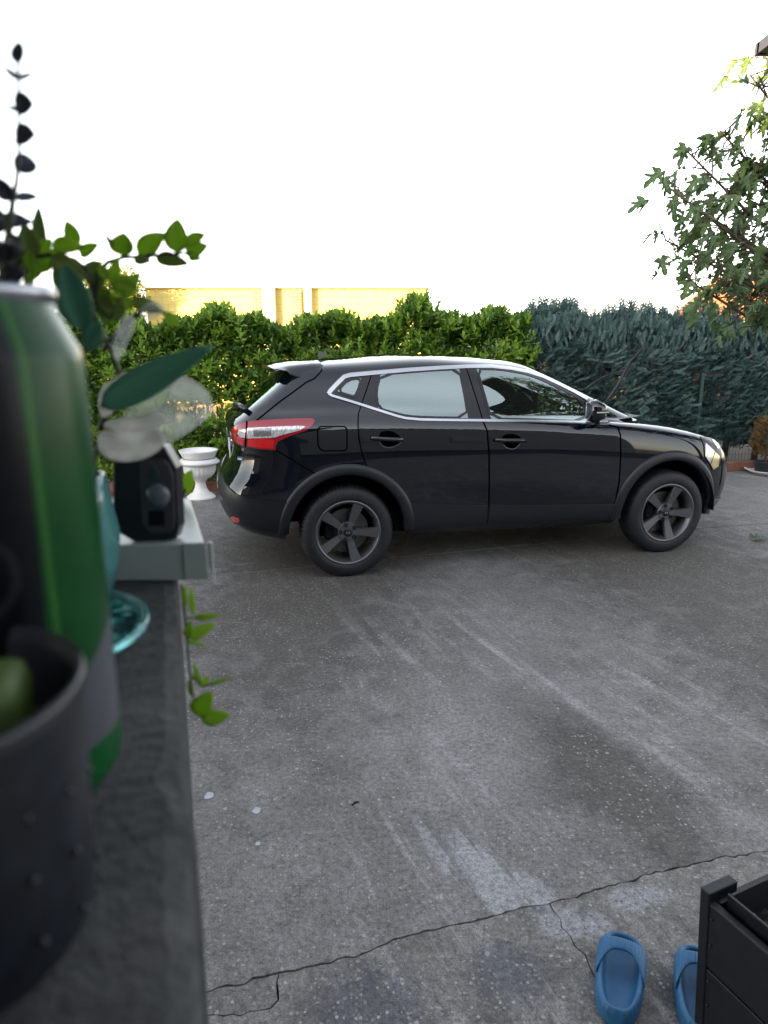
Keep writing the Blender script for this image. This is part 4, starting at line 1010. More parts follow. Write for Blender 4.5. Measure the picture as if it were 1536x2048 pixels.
for q, d in tips:
    for k in range(random.choice((1, 1, 2))):
        o = bpy.data.objects.new('leaf', random.choice(FL)); C.objects.link(o); o.parent = ft
        dd = Vector((random.gauss(-.5, .35), random.gauss(-.1, .35), random.gauss(-.75, .3))).normalized()
        nn = Vector((random.gauss(-.5, .6), random.gauss(-.3, .6), .6)).normalized(); sx = dd.cross(nn).normalized(); n2 = sx.cross(dd)
        sc = random.uniform(.085, .145)
        mt = Matrix((sx, dd, n2)).transposed().to_4x4(); mt.translation = q + Vector((random.gauss(0, .02), random.gauss(0, .02), 0)); o.matrix_local = mt @ Matrix.Diagonal((sc, sc, sc, 1))
# eave corner of a dark canopy at the top right edge
cn = empty('garden_canopy', (3.9, 4.9, 0)); setp(cn, 'dark canopy corner poking in at the top right edge in front of the leaves', 'canopy')
c0 = on_y(1508, 108, 5.0) - Vector((3.9, 4.9, 0)); cz = c0.z
M['frame'] = plain('dark_blue_grey_frame', (.05, .05, .075), .5)
bm = bmesh.new(); box(bm, (c0.x + .9, c0.y - .03, cz + .02), (1.8, .06, .07), .004); bmobj('frame_rail', bm, M['frame'], cn)
bm = bmesh.new(); box(bm, (c0.x + .03 + .0, c0.y + -.50, cz + .02), (.06, .94, .07), .004); bmobj('frame_rail', bm, M['frame'], cn)
for k in range(9): boxobj('slat', (c0.x + .95, c0.y - .108 - k * .1, cz + .045), (1.7, .097, .02), plain('canopy_slat', (.10, .115, .11), .7) if k == 0 else bpy.data.materials['canopy_slat'], cn)
boxobj('post', (c0.x + 1.75, c0.y - .06, cz / 2), (.08, .08, cz), M['frame'], cn)

# ------------------------------------------------------------------ slippers
t = NT('blue_foam'); v = t.coord(); t.l(t.ramp(t.noise(v, 25, 4), [(.3, (.016, .105, .235)), (.7, (.026, .145, .305))]), t.b.inputs['Base Color']); t.set(Roughness=.55); M['foam'] = t.m
def slipper(x, y, rz, label):
    s_ = empty('slide_slipper', (x, y, .002), rz); setp(s_, label, 'slipper', 'pair of blue slippers by the planter')
    L, n = .275, 120
    def outl(k, m_=0.0):
        a = 2 * math.pi * k / n; c, q = math.cos(a), math.sin(a)
        wd = (.0615 + .0065 * q) - m_; ln = L / 2 - m_ * 1.05
        return (math.copysign(abs(c) ** .66, c) * wd, math.copysign(abs(q) ** .76, q) * ln)
    v, f_ = [], []
    prof = [(.004, 0), (0, .006), (0, .020), (.0015, .026), (.0, .033), (.002, .046), (.006, .054), (.011, .055), (.0155, .049), (.018, .034), (.022, .023), (.035, .0165), (.052, .016)]
    for k in range(n):
        rib = .0009 * math.sin(k * 2 * math.pi * 30 / n * 1.0)
        for m_, z in prof:
            x_, y_ = outl(k, m_); toe = max(0, min(1, (y_ - .075) / .05)); drop = toe * toe * (3 - 2 * toe)
            if z > .03: zz = z - drop * (z - .028) * .45
            else: zz = z
            if .03 < z < .055 and m_ < .012: x_ *= 1 + rib / .05 * (1 - drop); y_ *= 1 + rib / .13 * (1 - drop)
            v.append((x_, y_, zz))
    kk = len(prof)
    for k in range(n):
        for q in range(kk - 1): f_.append((k * kk + q, ((k + 1) % n) * kk + q, ((k + 1) % n) * kk + q + 1, k * kk + q + 1))
    f_.append(tuple(k * kk for k in range(n))[::-1]); f_.append(tuple(k * kk + kk - 1 for k in range(n)))
    mesh('sole', v, f_, M['foam'], s_, True)
    v, f_ = [], []; nu, nv2 = 16, 150
    for i in range(nv2):
        a = -math.pi * .5 + math.pi * i / (nv2 - 1); sx = math.sin(a); ca = max(0.0, math.cos(a))
        for j in range(nu):
            t_ = j / (nu - 1)
            back = .042 - .075 * abs(sx) ** 3.0; front = .080 - .004 * abs(sx) ** 2
            y_ = back + (front - back) * t_; edge = math.sin(math.pi * t_) ** .5
            w2 = .0592 - .008 * max(0, (y_ - .05) / .075) ** 2
            rib = .0022 * math.sin(i * 2 * math.pi * 32 / (nv2 - 1)) * edge
            hz = (.024 - .001 * t_) * ca ** .7
            v.append((sx * (w2 + rib), y_, .0475 + hz + rib * ca - .003 * (1 - edge)))
    for i in range(nv2 - 1):
        for j in range(nu - 1): f_.append((i * nu + j, (i + 1) * nu + j, (i + 1) * nu + j + 1, i * nu + j + 1))
    up = mesh('upper', v, f_, M['foam'], s_, True); md = up.modifiers.new('s', 'SOLIDIFY'); md.thickness = .006; md.offset = 0
    return s_
slipper(.633, 1.482, R(-23), 'blue ribbed slide slipper standing free on the stained concrete')
slipper(.826, 1.436, R(-22), 'blue ribbed slide slipper half hidden behind the black planter')

# ------------------------------------------------------------------ planter box
M['planter'] = plain('black_recycled_plastic', (.006, .008, .012), .45, 0, .45, 35, .3)
ZT = .42
pA = on_z(1412, 1790, ZT); pB = on_z(1536, 1896, ZT); d1 = (pB - pA); d1.z = 0; d1.normalize()
pC = on_z(1486, 1757, ZT); d2 = Vector((-d1.y, d1.x, 0)); 
if d2.x < 0: d2 = -d2
pln = empty('planter_box', (pA.x, pA.y, 0)); setp(pln, 'black slatted plastic planter box at the lower right corner', 'planter')
rz = math.atan2(d1.y, d1.x); pln.rotation_euler = (0, 0, rz)
sgn = 1 if d2.dot(Vector((-math.sin(rz), math.cos(rz), 0))) > 0 else -1
LEN, WID = .80, .40
def pb(name, c, s, bev=.003, m=None, lab=None): return boxobj(name, (c[0], c[1] * sgn, c[2]), s, m or M['planter'], pln, bev)
for k in range(2):
    pb('slat', (LEN / 2, .011, .11 + .105 + k * .178 - .075), (LEN - .004, .02, .173), .003)
    pb('slat', (LEN / 2, WID - .011, .11 + .105 + k * .178 - .075), (LEN - .004, .02, .173), .003)
    pb('slat', (.011, WID / 2, .11 + .105 + k * .178 - .075), (.02, WID - .05, .173), .003)
    pb('slat', (LEN - .011, WID / 2, .11 + .105 + k * .178 - .075), (.02, WID - .05, .173), .003)
for x in (-.002, LEN): 
    for y in (.045, WID - .045): pb('corner_post', (x, y, (ZT + .012) / 2), (.026, .095, ZT + .012), .003)
pb('liner', (LEN / 2, WID / 2, ZT - .12), (LEN - .06, WID - .06, .006), .001)
for (c, s) in (((LEN / 2, .036, ZT - .05), (LEN - .06, .006, .13)), ((LEN / 2, WID - .036, ZT - .05), (LEN - .06, .006, .13)), ((.036, WID / 2, ZT - .05), (.006, WID - .08, .13)), ((LEN - .036, WID / 2, ZT - .05), (.006, WID - .08, .13))): pb('liner', c, s, .001)
for z in (.13, .2, .3, .37):
    bm = bmesh.new(); bmesh.ops.create_uvsphere(bm, u_segments=10, v_segments=6, radius=.004, matrix=Matrix.Translation((.02, -.0005 * sgn, z))); bmobj('screw', bm, M['planter'], pln, True)
v, f_ = [], []; nx, ny = 50, 26
for i in range(nx):
    for j in range(ny): v.append((.04 + (LEN - .08) * i / (nx - 1), sgn * (.04 + (WID - .08) * j / (ny - 1)), ZT - .065 + random.gauss(0, .005)))
for i in range(nx - 1):
    for j in range(ny - 1): f_.append((i * ny + j, (i + 1) * ny + j, (i + 1) * ny + j + 1, i * ny + j + 1))
t = NT('potting_soil'); vv_ = t.coord(); vo = t.n('ShaderNodeTexVoronoi'); vo.inputs['Scale'].default_value = 160; t.l(vv_, vo.inputs['Vector']); sc = t.n('ShaderNodeSeparateColor'); t.l(vo.outputs['Color'], sc.inputs[0])
t.l(t.mix(t.math('GREATER_THAN', sc.outputs[0], .93), (.018, .014, .012), (.35, .33, .3)), t.b.inputs['Base Color']); t.set(Roughness=1.0); t.bump(vo.outputs['Distance'], .8, .004)
so_ = mesh('soil', v, f_, t.m, pln, True)

seen = set()
for o in pln.children:
    if o.data.name in seen: continue
    seen.add(o.data.name)
    for vt in o.data.vertices:
        k_ = 1 - .06 * (1 - vt.co.z / ZT); vt.co.x = LEN / 2 + (vt.co.x - LEN / 2) * k_; vt.co.y = sgn * WID / 2 + (vt.co.y - sgn * WID / 2) * k_

# ------------------------------------------------------------------ wall ledge with the things on it
LZ = 1.519
ed = Vector((-.311, 1, 0)).normalized(); en = Vector((ed.y, -ed.x, 0))   # along the ledge, and outwards to the right
E0 = Vector((-.0035, 0, 0))
wl = empty('yard_wall', (0, 0, 0)); setp(wl, 'rough dark concrete wall top in the left foreground holding cans and flowers', 'wall')
r_ = random.Random(5); n = 150; v, f_ = [], []
prof = [(-.62, .0), (-.3, .0), (-.1, .0), (-.03, .0), (-.008, -.0005), (-.002, -.003), (-.001, -.012), (-.001, -.05), (-.003, -.3), (-.003, -LZ)]
chip = [0.0] * n
for k in range(n): chip[k] = r_.gauss(0, .0006) + (-.0035 * math.exp(-((k - 88) / 1.6) ** 2)) + .0022 * math.exp(-((k - 83) / 1.2) ** 2)
for k in range(n):
    s = -1.2 + 1.66 * k / (n - 1) if k < 20 else -.1 + (.53 + .1) * (k - 20) / (n - 21)
    for q, (o, dz) in enumerate(prof):
        p = E0 + ed * s + en * (o + (chip[k] if 3 < q < 8 else 0)) ; v.append((p.x, p.y, LZ + dz + (r_.gauss(0, .0004) if q in (3, 4) else 0)))
kk = len(prof)
for k in range(n - 1):
    for q in range(kk - 1): f_.append((k * kk + q, k * kk + q + 1, (k + 1) * kk + q + 1, (k + 1) * kk + q))
f_.append(tuple(range((n - 1) * kk, n * kk)))
# fix monotone positions of first block
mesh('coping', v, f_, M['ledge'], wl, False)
# pale sill board
def EP(s, o, z): p = E0 + ed * s + en * o; return Vector((p.x, p.y, z))
M['sill'] = plain('pale_sill_plastic', (.30, .335, .33), .35, 0, .06, 15)
sb = empty('sill_board', tuple(EP(.44, -.1, LZ))); setp(sb, 'pale plastic sill board with a capped end lying on the far end of the wall', 'sill')
c0 = on_z(412, 1086, LZ + .0265); c1_ = on_z(384, 994, LZ + .0265); bd2 = (c1_ - c0).normalized(); fd = Vector((-1, -.02, 0)).normalized()
def sillpart(nm, P, z0, z1, m=M['sill']):
    P = [Vector((p.x, p.y, 0)) - Vector((sb.location.x, sb.location.y, 0)) for p in P]; n = len(P)
    a = sum(P[i].x * P[(i + 1) % n].y - P[(i + 1) % n].x * P[i].y for i in range(n))
    if a < 0: P.reverse()
    vv = [(p.x, p.y, z0 - LZ) for p in P] + [(p.x, p.y, z1 - LZ) for p in P]
    o = mesh(nm, vv, [tuple(range(n))[::-1], tuple(range(n, 2 * n))] + [(i, (i + 1) % n, (i + 1) % n + n, i + n) for i in range(n)], m, sb)
    md = o.modifiers.new('b', 'BEVEL'); md.width = .0008; md.segments = 2; return o
LB = (c1_ - c0).length
sillpart('board', [c0 + fd * .015, c0 + fd * .3, c0 + fd * .3 + bd2 * LB, c0 + fd * .002 + bd2 * LB, c0 + fd * .001 + bd2 * .005], LZ + .001, LZ + .0255)
sillpart('end_cap', [c0 + fd * .001, c0 + fd * .0155, c0 + fd * .0155 - bd2 * .0015, c0 - bd2 * .0015], LZ + .002, LZ + .0268)
o = mesh('broken_lug', [tuple(p - sb.location) for p in (c0 + Vector((.001, 0, .0005)), c0 + Vector((.0035, 0, .0)), c0 + Vector((.0035, .0, -.026)), c0 + Vector((.0008, 0, -.012)), c0 + Vector((.001, .003, .0005)), c0 + Vector((.0035, .003, .0)), c0 + Vector((.0035, .003, -.026)), c0 + Vector((.0008, .003, -.012)))],
         [(0, 1, 2, 3), (7, 6, 5, 4), (0, 4, 5, 1), (1, 5, 6, 2), (2, 6, 7, 3), (3, 7, 4, 0)], M['sill'], sb)
# black device with sensor panel
dvY = c0.y + .006
def D3(px, py, Y=dvY): return on_y(px, py, Y)
dv_ = empty('sensor_light', tuple(on_y(300, 1083, dvY))); setp(dv_, 'small black device with chamfered corners and round dull lens on the sill board', 'sensor')
def prism(nm, pp, Y, dep, m, bev=.001):
    P = [on_y(*q, Y) - dv_.location for q in pp]; n = len(P)
    vv = [tuple(p) for p in P] + [(p.x, p.y + dep, p.z) for p in P]
    o = mesh(nm, vv, [tuple(range(n)), tuple(range(n, 2 * n))[::-1]] + [(i, i + n, (i + 1) % n + n, (i + 1) % n) for i in range(n)], m, dv_)
    bm = bmesh.new(); bm.from_mesh(o.data); bmesh.ops.recalc_face_normals(bm, faces=bm.faces); bm.to_mesh(o.data); bm.free()
    if bev: md = o.modifiers.new('b', 'BEVEL'); md.width = bev; md.segments = 2
    return o
M['device'] = plain('black_device_plastic', (.008, .008, .014), .35); M['devpanel'] = plain('dark_grey_panel', (.035, .036, .045), .5)
prism('case', [(225, 905), (240, 892), (328, 892), (353, 936), (358.5, 1055), (351, 1080), (268, 1084), (236, 1066), (225, 1040)], dvY, .014, M['device'], .0012)
prism('front_panel', [(278, 930), (285, 921), (327, 919), (338, 930), (346, 950), (349, 1040), (347, 1058), (340, 1065), (303, 1067), (284, 1048)], dvY - .0015, .003, M['devpanel'], .0005)
def disc(nm, px, py, r, m, bulge=.003, Y=None):
    p = on_y(px, py, Y or dvY - .0018) - dv_.location; vv, ff = lathe([(r, 0), (r * .9, -bulge * .45), (r * .6, -bulge * .8), (0, -bulge)], 32, 'Y', tuple(p)); mesh(nm, vv, ff, m, dv_, True)
disc('lens', 316, 991, .0078, plain('dull_grey_lens', (.09, .11, .13), .25), .0035); disc('indicator', 306, 947, .0042, plain('dark_green_indicator', (.01, .035, .03), .4), .0006)
prism('square_window', [(297, 1022), (328, 1022), (329, 1051), (297, 1051)], dvY - .0022, .002, M['dark'], 0)
# green drinks can
cx, cy = -.1255, .209
cn_ = empty('drinks_can', (cx, cy, LZ)); setp(cn_, 'tall green drinks can with a dark label panel at the left edge', 'can')
t = NT('green_can_print'); co_ = t.n('ShaderNodeTexCoord'); sep = t.n('ShaderNodeSeparateXYZ'); t.l(co_.outputs['Object'], sep.inputs[0])
ang = t.math('ARCTAN2', sep.outputs[1], sep.outputs[0])            # angle round the can, -pi..pi
nz = t.noise(co_.outputs['Object'], 60, 3)
green = t.ramp(nz, [(.3, (.0008, .036, .007)), (.7, (.0015, .055, .011))])
zz = sep.outputs[2]
edge1 = t.math('ADD', -.80, t.math('MULTIPLY', t.math('SINE', t.math('MULTIPLY', zz, 14)), .14))
navy = t.math('LESS_THAN', ang, edge1)
lime = t.math('MULTIPLY', t.math('GREATER_THAN', ang, -.62), t.math('LESS_THAN', ang, -.56))
low = t.math('LESS_THAN', t.math('ADD', zz, t.math('MULTIPLY', ang, -.022)), .058)
col = t.mix(t.math('MULTIPLY', lime, .22), green, (.10, .30, .05)); col = t.mix(navy, col, (.0025, .0035, .006)); col = t.mix(t.math('MULTIPLY', low, .9), col, (.07, .07, .09))
loz = t.math('MULTIPLY', t.math('LESS_THAN', t.math('ABSOLUTE', t.math('SUBTRACT', zz, .014)), .010), t.math('GREATER_THAN', ang, -.5))
col = t.mix(loz, col, (.003, .06, .015))
ring = t.math('LESS_THAN', t.math('ABSOLUTE', t.math('SUBTRACT', t.math('POWER', t.math('ADD', t.math('POWER', t.math('MULTIPLY', t.math('ADD', ang, 1.25), .033), 2), t.math('POWER', t.math('SUBTRACT', zz, .088), 2)), .5), .0125)), .0012)
col = t.mix(t.math('MULTIPLY', ring, .06), col, (.2, .19, .2))
t.l(col, t.b.inputs['Base Color']); t.set(Metallic=0.0, Roughness=.3, Coat_Weight=.0, Coat_Roughness=.08); t.b.inputs['Specular IOR Level'].default_value = .22; M['can'] = t.m
v, f_ = lathe([(0, .004), (.020, .003), (.024, 0), (.027, .003), (.032, .010), (.0330, .014), (.0330, .146), (.0322, .150), (.0268, .1605), (.0262, .163)], 96); mesh('can_body', v, f_, M['can'], cn_, True)
M['alu'] = plain('brushed_aluminium', (.28, .29, .33), .28, .95, .05)
v, f_ = lathe([(.0262, .163), (.0270, .1645), (.0273, .1665), (.0266, .168), (.0255, .1672), (.0245, .163), (.022, .1615), (0, .1615)], 96); mesh('lid', v, f_, M['alu'], cn_, True)
boxobj('pull_tab', (0, .004, .163), (.012, .022, .001), M['alu'], cn_, .0004)
# dark cup in front of it
ccx, ccy = -.1115, .146
cu = empty('dark_cup', (ccx, ccy, LZ)); setp(cu, 'dark grey cup with something green inside in the extreme left foreground', 'cup')
M['cup'] = plain('dark_slate_ceramic', (.005, .007, .012), .4, 0, .5, 140); M['cupin'] = plain('grey_cup_inside', (.06, .06, .08), .5)
v, f_ = lathe([(0, .0), (.030, 0), (.033, .004), (.0350, .02), (.0375, .066), (.0380, .0705), (.0372, .0722), (.0362, .0715)], 96); mesh('cup_wall', v, f_, M['cup'], cu, True)
v, f_ = lathe([(.0372, .0724), (.0362, .0721), (.0352, .068), (.033, .02), (.029, .006), (0, .006)], 96); mesh('cup_inside', v, f_, M['cupin'], cu, True)
bm = bmesh.new()
for k in range(38):
    a = -1.2 + k * .37; z = .006 + (k * .0137) % .05; bmesh.ops.create_icosphere(bm, subdivisions=1, radius=.0012, matrix=Matrix.Translation(((.0362) * math.cos(a), .0362 * math.sin(a), z)))
kn_ = bmobj('raised_dots', bm, plain('dot_glaze', (.009, .012, .018), .5), cu, True); kn_['kind'] = 'stuff'
bm = bmesh.new(); box(bm, (.004, .012, .045), (.03, .026, .05), .006, Matrix.Rotation(.3, 3, 'Z')); bmobj('green_pouch', bm, plain('yellow_green_pouch', (.05, .09, .012), .6), cu, True)
# engraved glass saucer and ribbed glass
t = NT('turquoise_glass'); vv_ = t.coord(); 
nz = t.noise(vv_, 90, 3, .5, 1.2); t.l(t.ramp(nz, [(.44, (.02, .10, .10)), (.50, (.06, .36, .34))]), t.b.inputs['Base Color'])
t.set(Roughness=.2); tp_ = t.n('ShaderNodeBsdfTransparent'); tp_.inputs[0].default_value = (.75, .9, .9, 1); mx_ = t.n('ShaderNodeMixShader')
t.l(t.ramp(nz, [(.50, .08), (.56, .7)]), mx_.inputs[0]); t.l(tp_.outputs[0], mx_.inputs[1]); t.l(t.b.outputs[0], mx_.inputs[2]); t.l(mx_.outputs[0], t.out.inputs[0]); M['engraved'] = t.m
t = NT('aqua_glass'); t.set(Base_Color=(.22, .58, .58, 1), Roughness=.05, IOR=1.5, Transmission_Weight=.8); M['aqua'] = t.m
gs = empty('glass_saucer', (-.189, .335, LZ)); setp(gs, 'small round turquoise glass saucer lying on the wall top beside the can', 'saucer')
v, f_ = lathe([(0, .001), (.055, .001), (.055, .004), (0, .004)], 80); mesh('engraved_disc', v, f_, M['engraved'], gs, False)
v, f_ = lathe([(.0552, .001), (.060, .001), (.0625, .0045), (.0615, .0065), (.058, .006), (.0552, .004), (.0552, .001)], 96); mesh('rim', v, f_, M['aqua'], gs, True)
gj = empty('ribbed_glass', (-.192, .395, LZ)); setp(gj, 'bulging aqua glass tumbler with cut pattern squeezed behind the green can', 'glass')
v, f_ = lathe([(0, .0), (.02, 0), (.024, .004), (.029, .02), (.031, .04), (.028, .062), (.026, .076), (.0245, .076), (.0265, .06), (.029, .04), (.027, .02), (.022, .007), (0, .006)], 96)
v = [[p[0] * (1 + .02 * math.sin(30 * math.atan2(p[1], p[0])) * math.sin(p[2] * 500)), p[1] * (1 + .02 * math.sin(30 * math.atan2(p[1], p[0])) * math.sin(p[2] * 500)), p[2]] for p in v]
t = NT('cut_aqua_glass'); t.set(Base_Color=(.12, .36, .36, 1), Roughness=.12, IOR=1.5, Transmission_Weight=.6); mesh('tumbler', v, f_, t.m, gj, True)

# artificial flowers and leaf garland (leaf by leaf: base, tip, width in photo pixels, distance)
M['leafg'] = leafmat('garland_leaf', (.12, .24, .02), (.17, .30, .03), .45, .45, .4)
def garmat(name, c1, c2, tr_):
    t = NT(name); uv = t.n('ShaderNodeUVMap'); sep = t.n('ShaderNodeSeparateXYZ'); t.l(uv.outputs[0], sep.inputs[0]); oi = t.n('ShaderNodeObjectInfo')
    col = t.ramp(oi.outputs['Random'], [(0, c1), (1, c2)])
    a = t.math('SUBTRACT', sep.outputs[0], .5); k = t.math('SINE', t.math('MULTIPLY', a, 34)); col = t.mix(t.math('MULTIPLY', t.math('GREATER_THAN', k, .8), .22), col, tuple(c * .55 for c in c1))
    t.l(col, t.b.inputs['Base Color']); t.set(Roughness=.45)
    tr = t.n('ShaderNodeBsdfTranslucent'); t.l(col, tr.inputs[0]); mx = t.n('ShaderNodeMixShader'); mx.inputs[0].default_value = tr_
    t.l(t.b.outputs[0], mx.inputs[1]); t.l(tr.outputs[0], mx.inputs[2]); t.l(mx.outputs[0], t.out.inputs[0]); return t.m
M['gar'] = garmat('bright_garland_leaf', (.30, .48, .05), (.42, .60, .08), .62); M['gardark'] = garmat('dull_garland_leaf', (.20, .28, .08), (.28, .36, .12), .5)
M['euc'] = garmat('eucalyptus_leaf', (.035, .035, .06), (.05, .055, .08), .1); M['teal'] = garmat('teal_leaf', (.08, .24, .16), (.10, .28, .19), .4)
M['stem'] = plain('plastic_stem', (.04, .05, .03), .5)
def plant_leaf(parent, b, tip, wpx, Y, m, round_=.5, Yt=None, bend=.12, name='leaf', curl=.2):
    Yt = Yt if Yt is not None else Y
    B_ = on_y(*b, Y); T_ = on_y(*tip, Yt); w_ = wpx / FPX * (Y * cp + .02) ; ax = T_ - B_; L_ = ax.length; ax.normalize()
    n_ = Vector((0, -1, .25)); sx = ax.cross(n_).normalized(); nn = sx.cross(ax)
    vv, ff, uv = [], [], []; n = 12
    for i in range(n + 1):
        t_ = i / n; prof = (math.sin(math.pi * t_ ** (.62 + .3 * round_))) ** (.85 - .25 * round_) if 0 < t_ < 1 else 0
        for k in range(5):
            q = (k - 2) / 2; hw = w_ / 2 * prof
            vv.append(tuple(B_ + ax * (L_ * t_) + sx * hw * q + nn * (abs(q) ** 1.5 * hw * curl * 2 - bend * L_ * (t_ - t_ * t_) * -1) - parent.location)); uv.append((q / 2 + .5, t_))
    for i in range(n):
        for k in range(4): a = i * 5 + k; ff.append((a, a + 1, a + 6, a + 5))
    me = bpy.data.meshes.new(name); me.from_pydata(vv, [], ff); me.update(); ul = me.uv_layers.new(name='UVMap')
    for lp in me.loops: ul.data[lp.index].uv = uv[lp.vertex_index]
    me.polygons.foreach_set('use_smooth', [True] * len(me.polygons)); me.materials.append(m)
    o = bpy.data.objects.new(name, me); C.objects.link(o); o.parent = parent
    md = o.modifiers.new('t', 'SOLIDIFY'); md.thickness = .0004; return o
def pxstem(parent, pts, Y, r, m=None, name='stem'):
    return tubeobj(name, [on_y(*q[:2], q[2] if len(q) > 2 else Y) - parent.location for q in pts], r, m or M['stem'], parent, 6)
# eucalyptus sprig
eu = empty('eucalyptus_sprig', (-.19, .33, LZ)); setp(eu, 'tall dark eucalyptus sprig with round leaves at the far left against the sky', 'plant')
EY = .30
pxstem(eu, [(37, 125), (37, 158), (37, 195), (37, 255), (38, 310), (33, 365), (26, 400), (21, 440), (14, 490), (2, 560), (-8, 800), (-10, 1210)], EY, [.0007, .0007, .0007, .0007, .0008, .0009, .0011, .0014, .0016, .0016, .0016, .0016])
for b, tp, w_, rd in [((37, 126), (37, 83), 19, .3), ((37, 158), (5, 132), 8, 0), ((37, 159), (67, 145), 8, 0), ((30, 216), (66, 206), 34, 1), ((37, 222), (12, 212), 8, .2), ((30, 276), (70, 268), 32, 1), ((36, 284), (28, 281), 6, .2), ((28, 336), (74, 328), 34, 1),
        ((28, 398), (76, 392), 16, .8), ((24, 402), (-14, 352), 26, .7), ((20, 455), (56, 436), 40, 1), ((18, 456), (-40, 436), 44, 1), ((14, 512), (46, 500), 42, 1), ((14, 470), (42, 478), 9, .5), ((8, 520), (-40, 500), 50, 1), ((5, 555), (52, 548), 30, 1)]:
    plant_leaf(eu, b, tp, w_ * 1.2, EY, M['euc'], rd, EY + random.uniform(-.01, .01), .05)
# leafy garland
ga = empty('leaf_garland', (-.2, .42, LZ)); setp(ga, 'artificial bright green leafy spray spreading above the can towards the sky', 'plant')
GY = .42
pxstem(ga, [(130, 900), (170, 700), (190, 600), (175, 540), (150, 520), (100, 510), (60, 515), (10, 540)], GY, .0014); pxstem(ga, [(190, 600), (195, 545), (215, 525), (245, 515), (300, 512), (350, 508), (385, 505)], GY, [.0016, .0015, .0013, .0011, .001, .0009, .0006])
pxstem(ga, [(190, 600), (220, 640), (235, 600), (250, 592)], GY, .0008); pxstem(ga, [(175, 600), (200, 660), (225, 700), (240, 760), (200, 860)], GY, [.0013, .0018, .002, .002, .002]); pxstem(ga, [(205, 700), (260, 640), (300, 610), (335, 630)], GY, .0014)
for b, tp, w_, mm_ in [((70, 515), (48, 448), 40, 'gardark'), ((84, 506), (77, 413), 26, 'gardark'), ((156, 491), (132, 441), 28, 'gar'), ((103, 491), (170, 495), 32, 'gar'), ((160, 512), (197, 487), 24, 'gar'), ((246, 512), (247, 465), 46, 'gar'), ((278, 514), (330, 466), 42, 'gar'),
        ((226, 492), (210, 469), 8, 'gardark'), ((354, 506), (355, 437), 44, 'gar'), ((372, 510), (416, 490), 32, 'gar'), ((374, 487), (411, 468), 24, 'gar'), ((377, 518), (405, 517), 10, 'gar'), ((311, 515), (378, 528), 28, 'gardark'), ((267, 519), (302, 522), 20, 'gardark'),
        ((246, 590), (231, 545), 30, 'gar'), ((251, 592), (279, 545), 28, 'gar'), ((252, 595), (262, 622), 22, 'gar'), ((176, 585), (238, 602), 36, 'gar'), ((100, 512), (178, 560), 36, 'gardark'), ((186, 520), (196, 585), 42, 'gardark'), ((190, 600), (240, 640), 34, 'gardark'), ((330, 626), (360, 654), 18, 'gar'),
        ((60, 530), (15, 520), 24, 'gar'), ((30, 530), (62, 505), 26, 'gardark'), ((215, 600), (225, 650), 24, 'gar'), ((236, 694), (228, 722), 22, 'gar'), ((262, 600), (330, 625), 26, 'gardark'), ((200, 530), (215, 560), 20, 'gar'), ((110, 520), (75, 545), 26, 'gar'), ((275, 820), (312, 768), 46, 'gar'), ((325, 770), (318, 812), 26, 'gar'), ((205, 690), (165, 650), 40, 'gardark'), ((170, 640), (205, 670), 26, 'gardark')]:
    plant_leaf(ga, b, tp, w_, GY + random.uniform(-.01, .01), M[mm_], .35, None, .1)
r5 = random.Random(11)
for k in range(34):
    bx, by = r5.uniform(15, 235), r5.uniform(505, 640); a_ = r5.uniform(-2.6, -.5) if k % 3 else r5.uniform(0, 6); l_ = r5.uniform(32, 62)
    plant_leaf(ga, (bx, by), (bx + l_ * math.cos(a_), by + l_ * math.sin(a_)), r5.uniform(20, 34), GY + r5.uniform(-.015, .03), M['gar'] if k % 2 else M['gardark'], .35, None, .1)
# fabric flower
fl_ = empty('fabric_flower', (-.17, .40, LZ)); setp(fl_, 'pale gauze fabric flower with teal leaves leaning over the black device', 'flower')
def gauze(name, c1, c2, op):
    t = NT(name); t.set(Base_Color=(*c1, 1), Roughness=.8)
    v_ = t.coord('Object'); n1 = t.noise(v_, 900, 2); n2 = t.noise(v_, 40, 3)
    tp = t.n('ShaderNodeBsdfTransparent'); tr = t.n('ShaderNodeBsdfTranslucent'); tr.inputs[0].default_value = (*c2, 1); m1 = t.n('ShaderNodeMixShader'); m1.inputs[0].default_value = .45
    t.l(t.b.outputs[0], m1.inputs[1]); t.l(tr.outputs[0], m1.inputs[2]); m2 = t.n('ShaderNodeMixShader')
    t.l(t.math('MULTIPLY', t.math('ADD', n2, .5), op), m2.inputs[0]); t.l(tp.outputs[0], m2.inputs[1]); t.l(m1.outputs[0], m2.inputs[2]); t.l(m2.outputs[0], t.out.inputs[0]); return t.m
M['gauze'] = gauze('sheer_gauze', (.74, .76, .74), (.8, .82, .8), .30); M['cloth'] = gauze('cream_cloth', (.72, .71, .69), (.66, .66, .64), .85)
def petal(outline, Y0, m, wav=.004, name='petal', tilt=0):
    bd = dens(smooth_poly(outline, 2), 9); pts = [Vector(p) for p in bd]; nb_ = len(bd); xs = [p[0] for p in bd]; ys = [p[1] for p in bd]
    y = min(ys) + 6
    while y < max(ys):
        x = min(xs) + 6
        while x < max(xs):
            if inside((x, y), bd) and min((x - a) ** 2 + (y - b) ** 2 for a, b in bd) > 25: pts.append(Vector((x, y)))
            x += 9
        y += 9
    ov, _, of, _, _, _ = geometry.delaunay_2d_cdt(pts, [(i, (i + 1) % nb_) for i in range(nb_)], [], 1, 1e-4)
    V = []
    for p in ov:
        Y = Y0 + wav * math.sin(p.x * .045 + p.y * .03) + wav * .6 * math.sin(p.y * .09 - p.x * .02) + tilt * (p.x - 200) * .0001; V.append(on_y(p.x, p.y, Y) - fl_.location)
    o = mesh(name, V, [tuple(q) for q in of], m, fl_, True); md = o.modifiers.new('t', 'SOLIDIFY'); md.thickness = .0003; return o
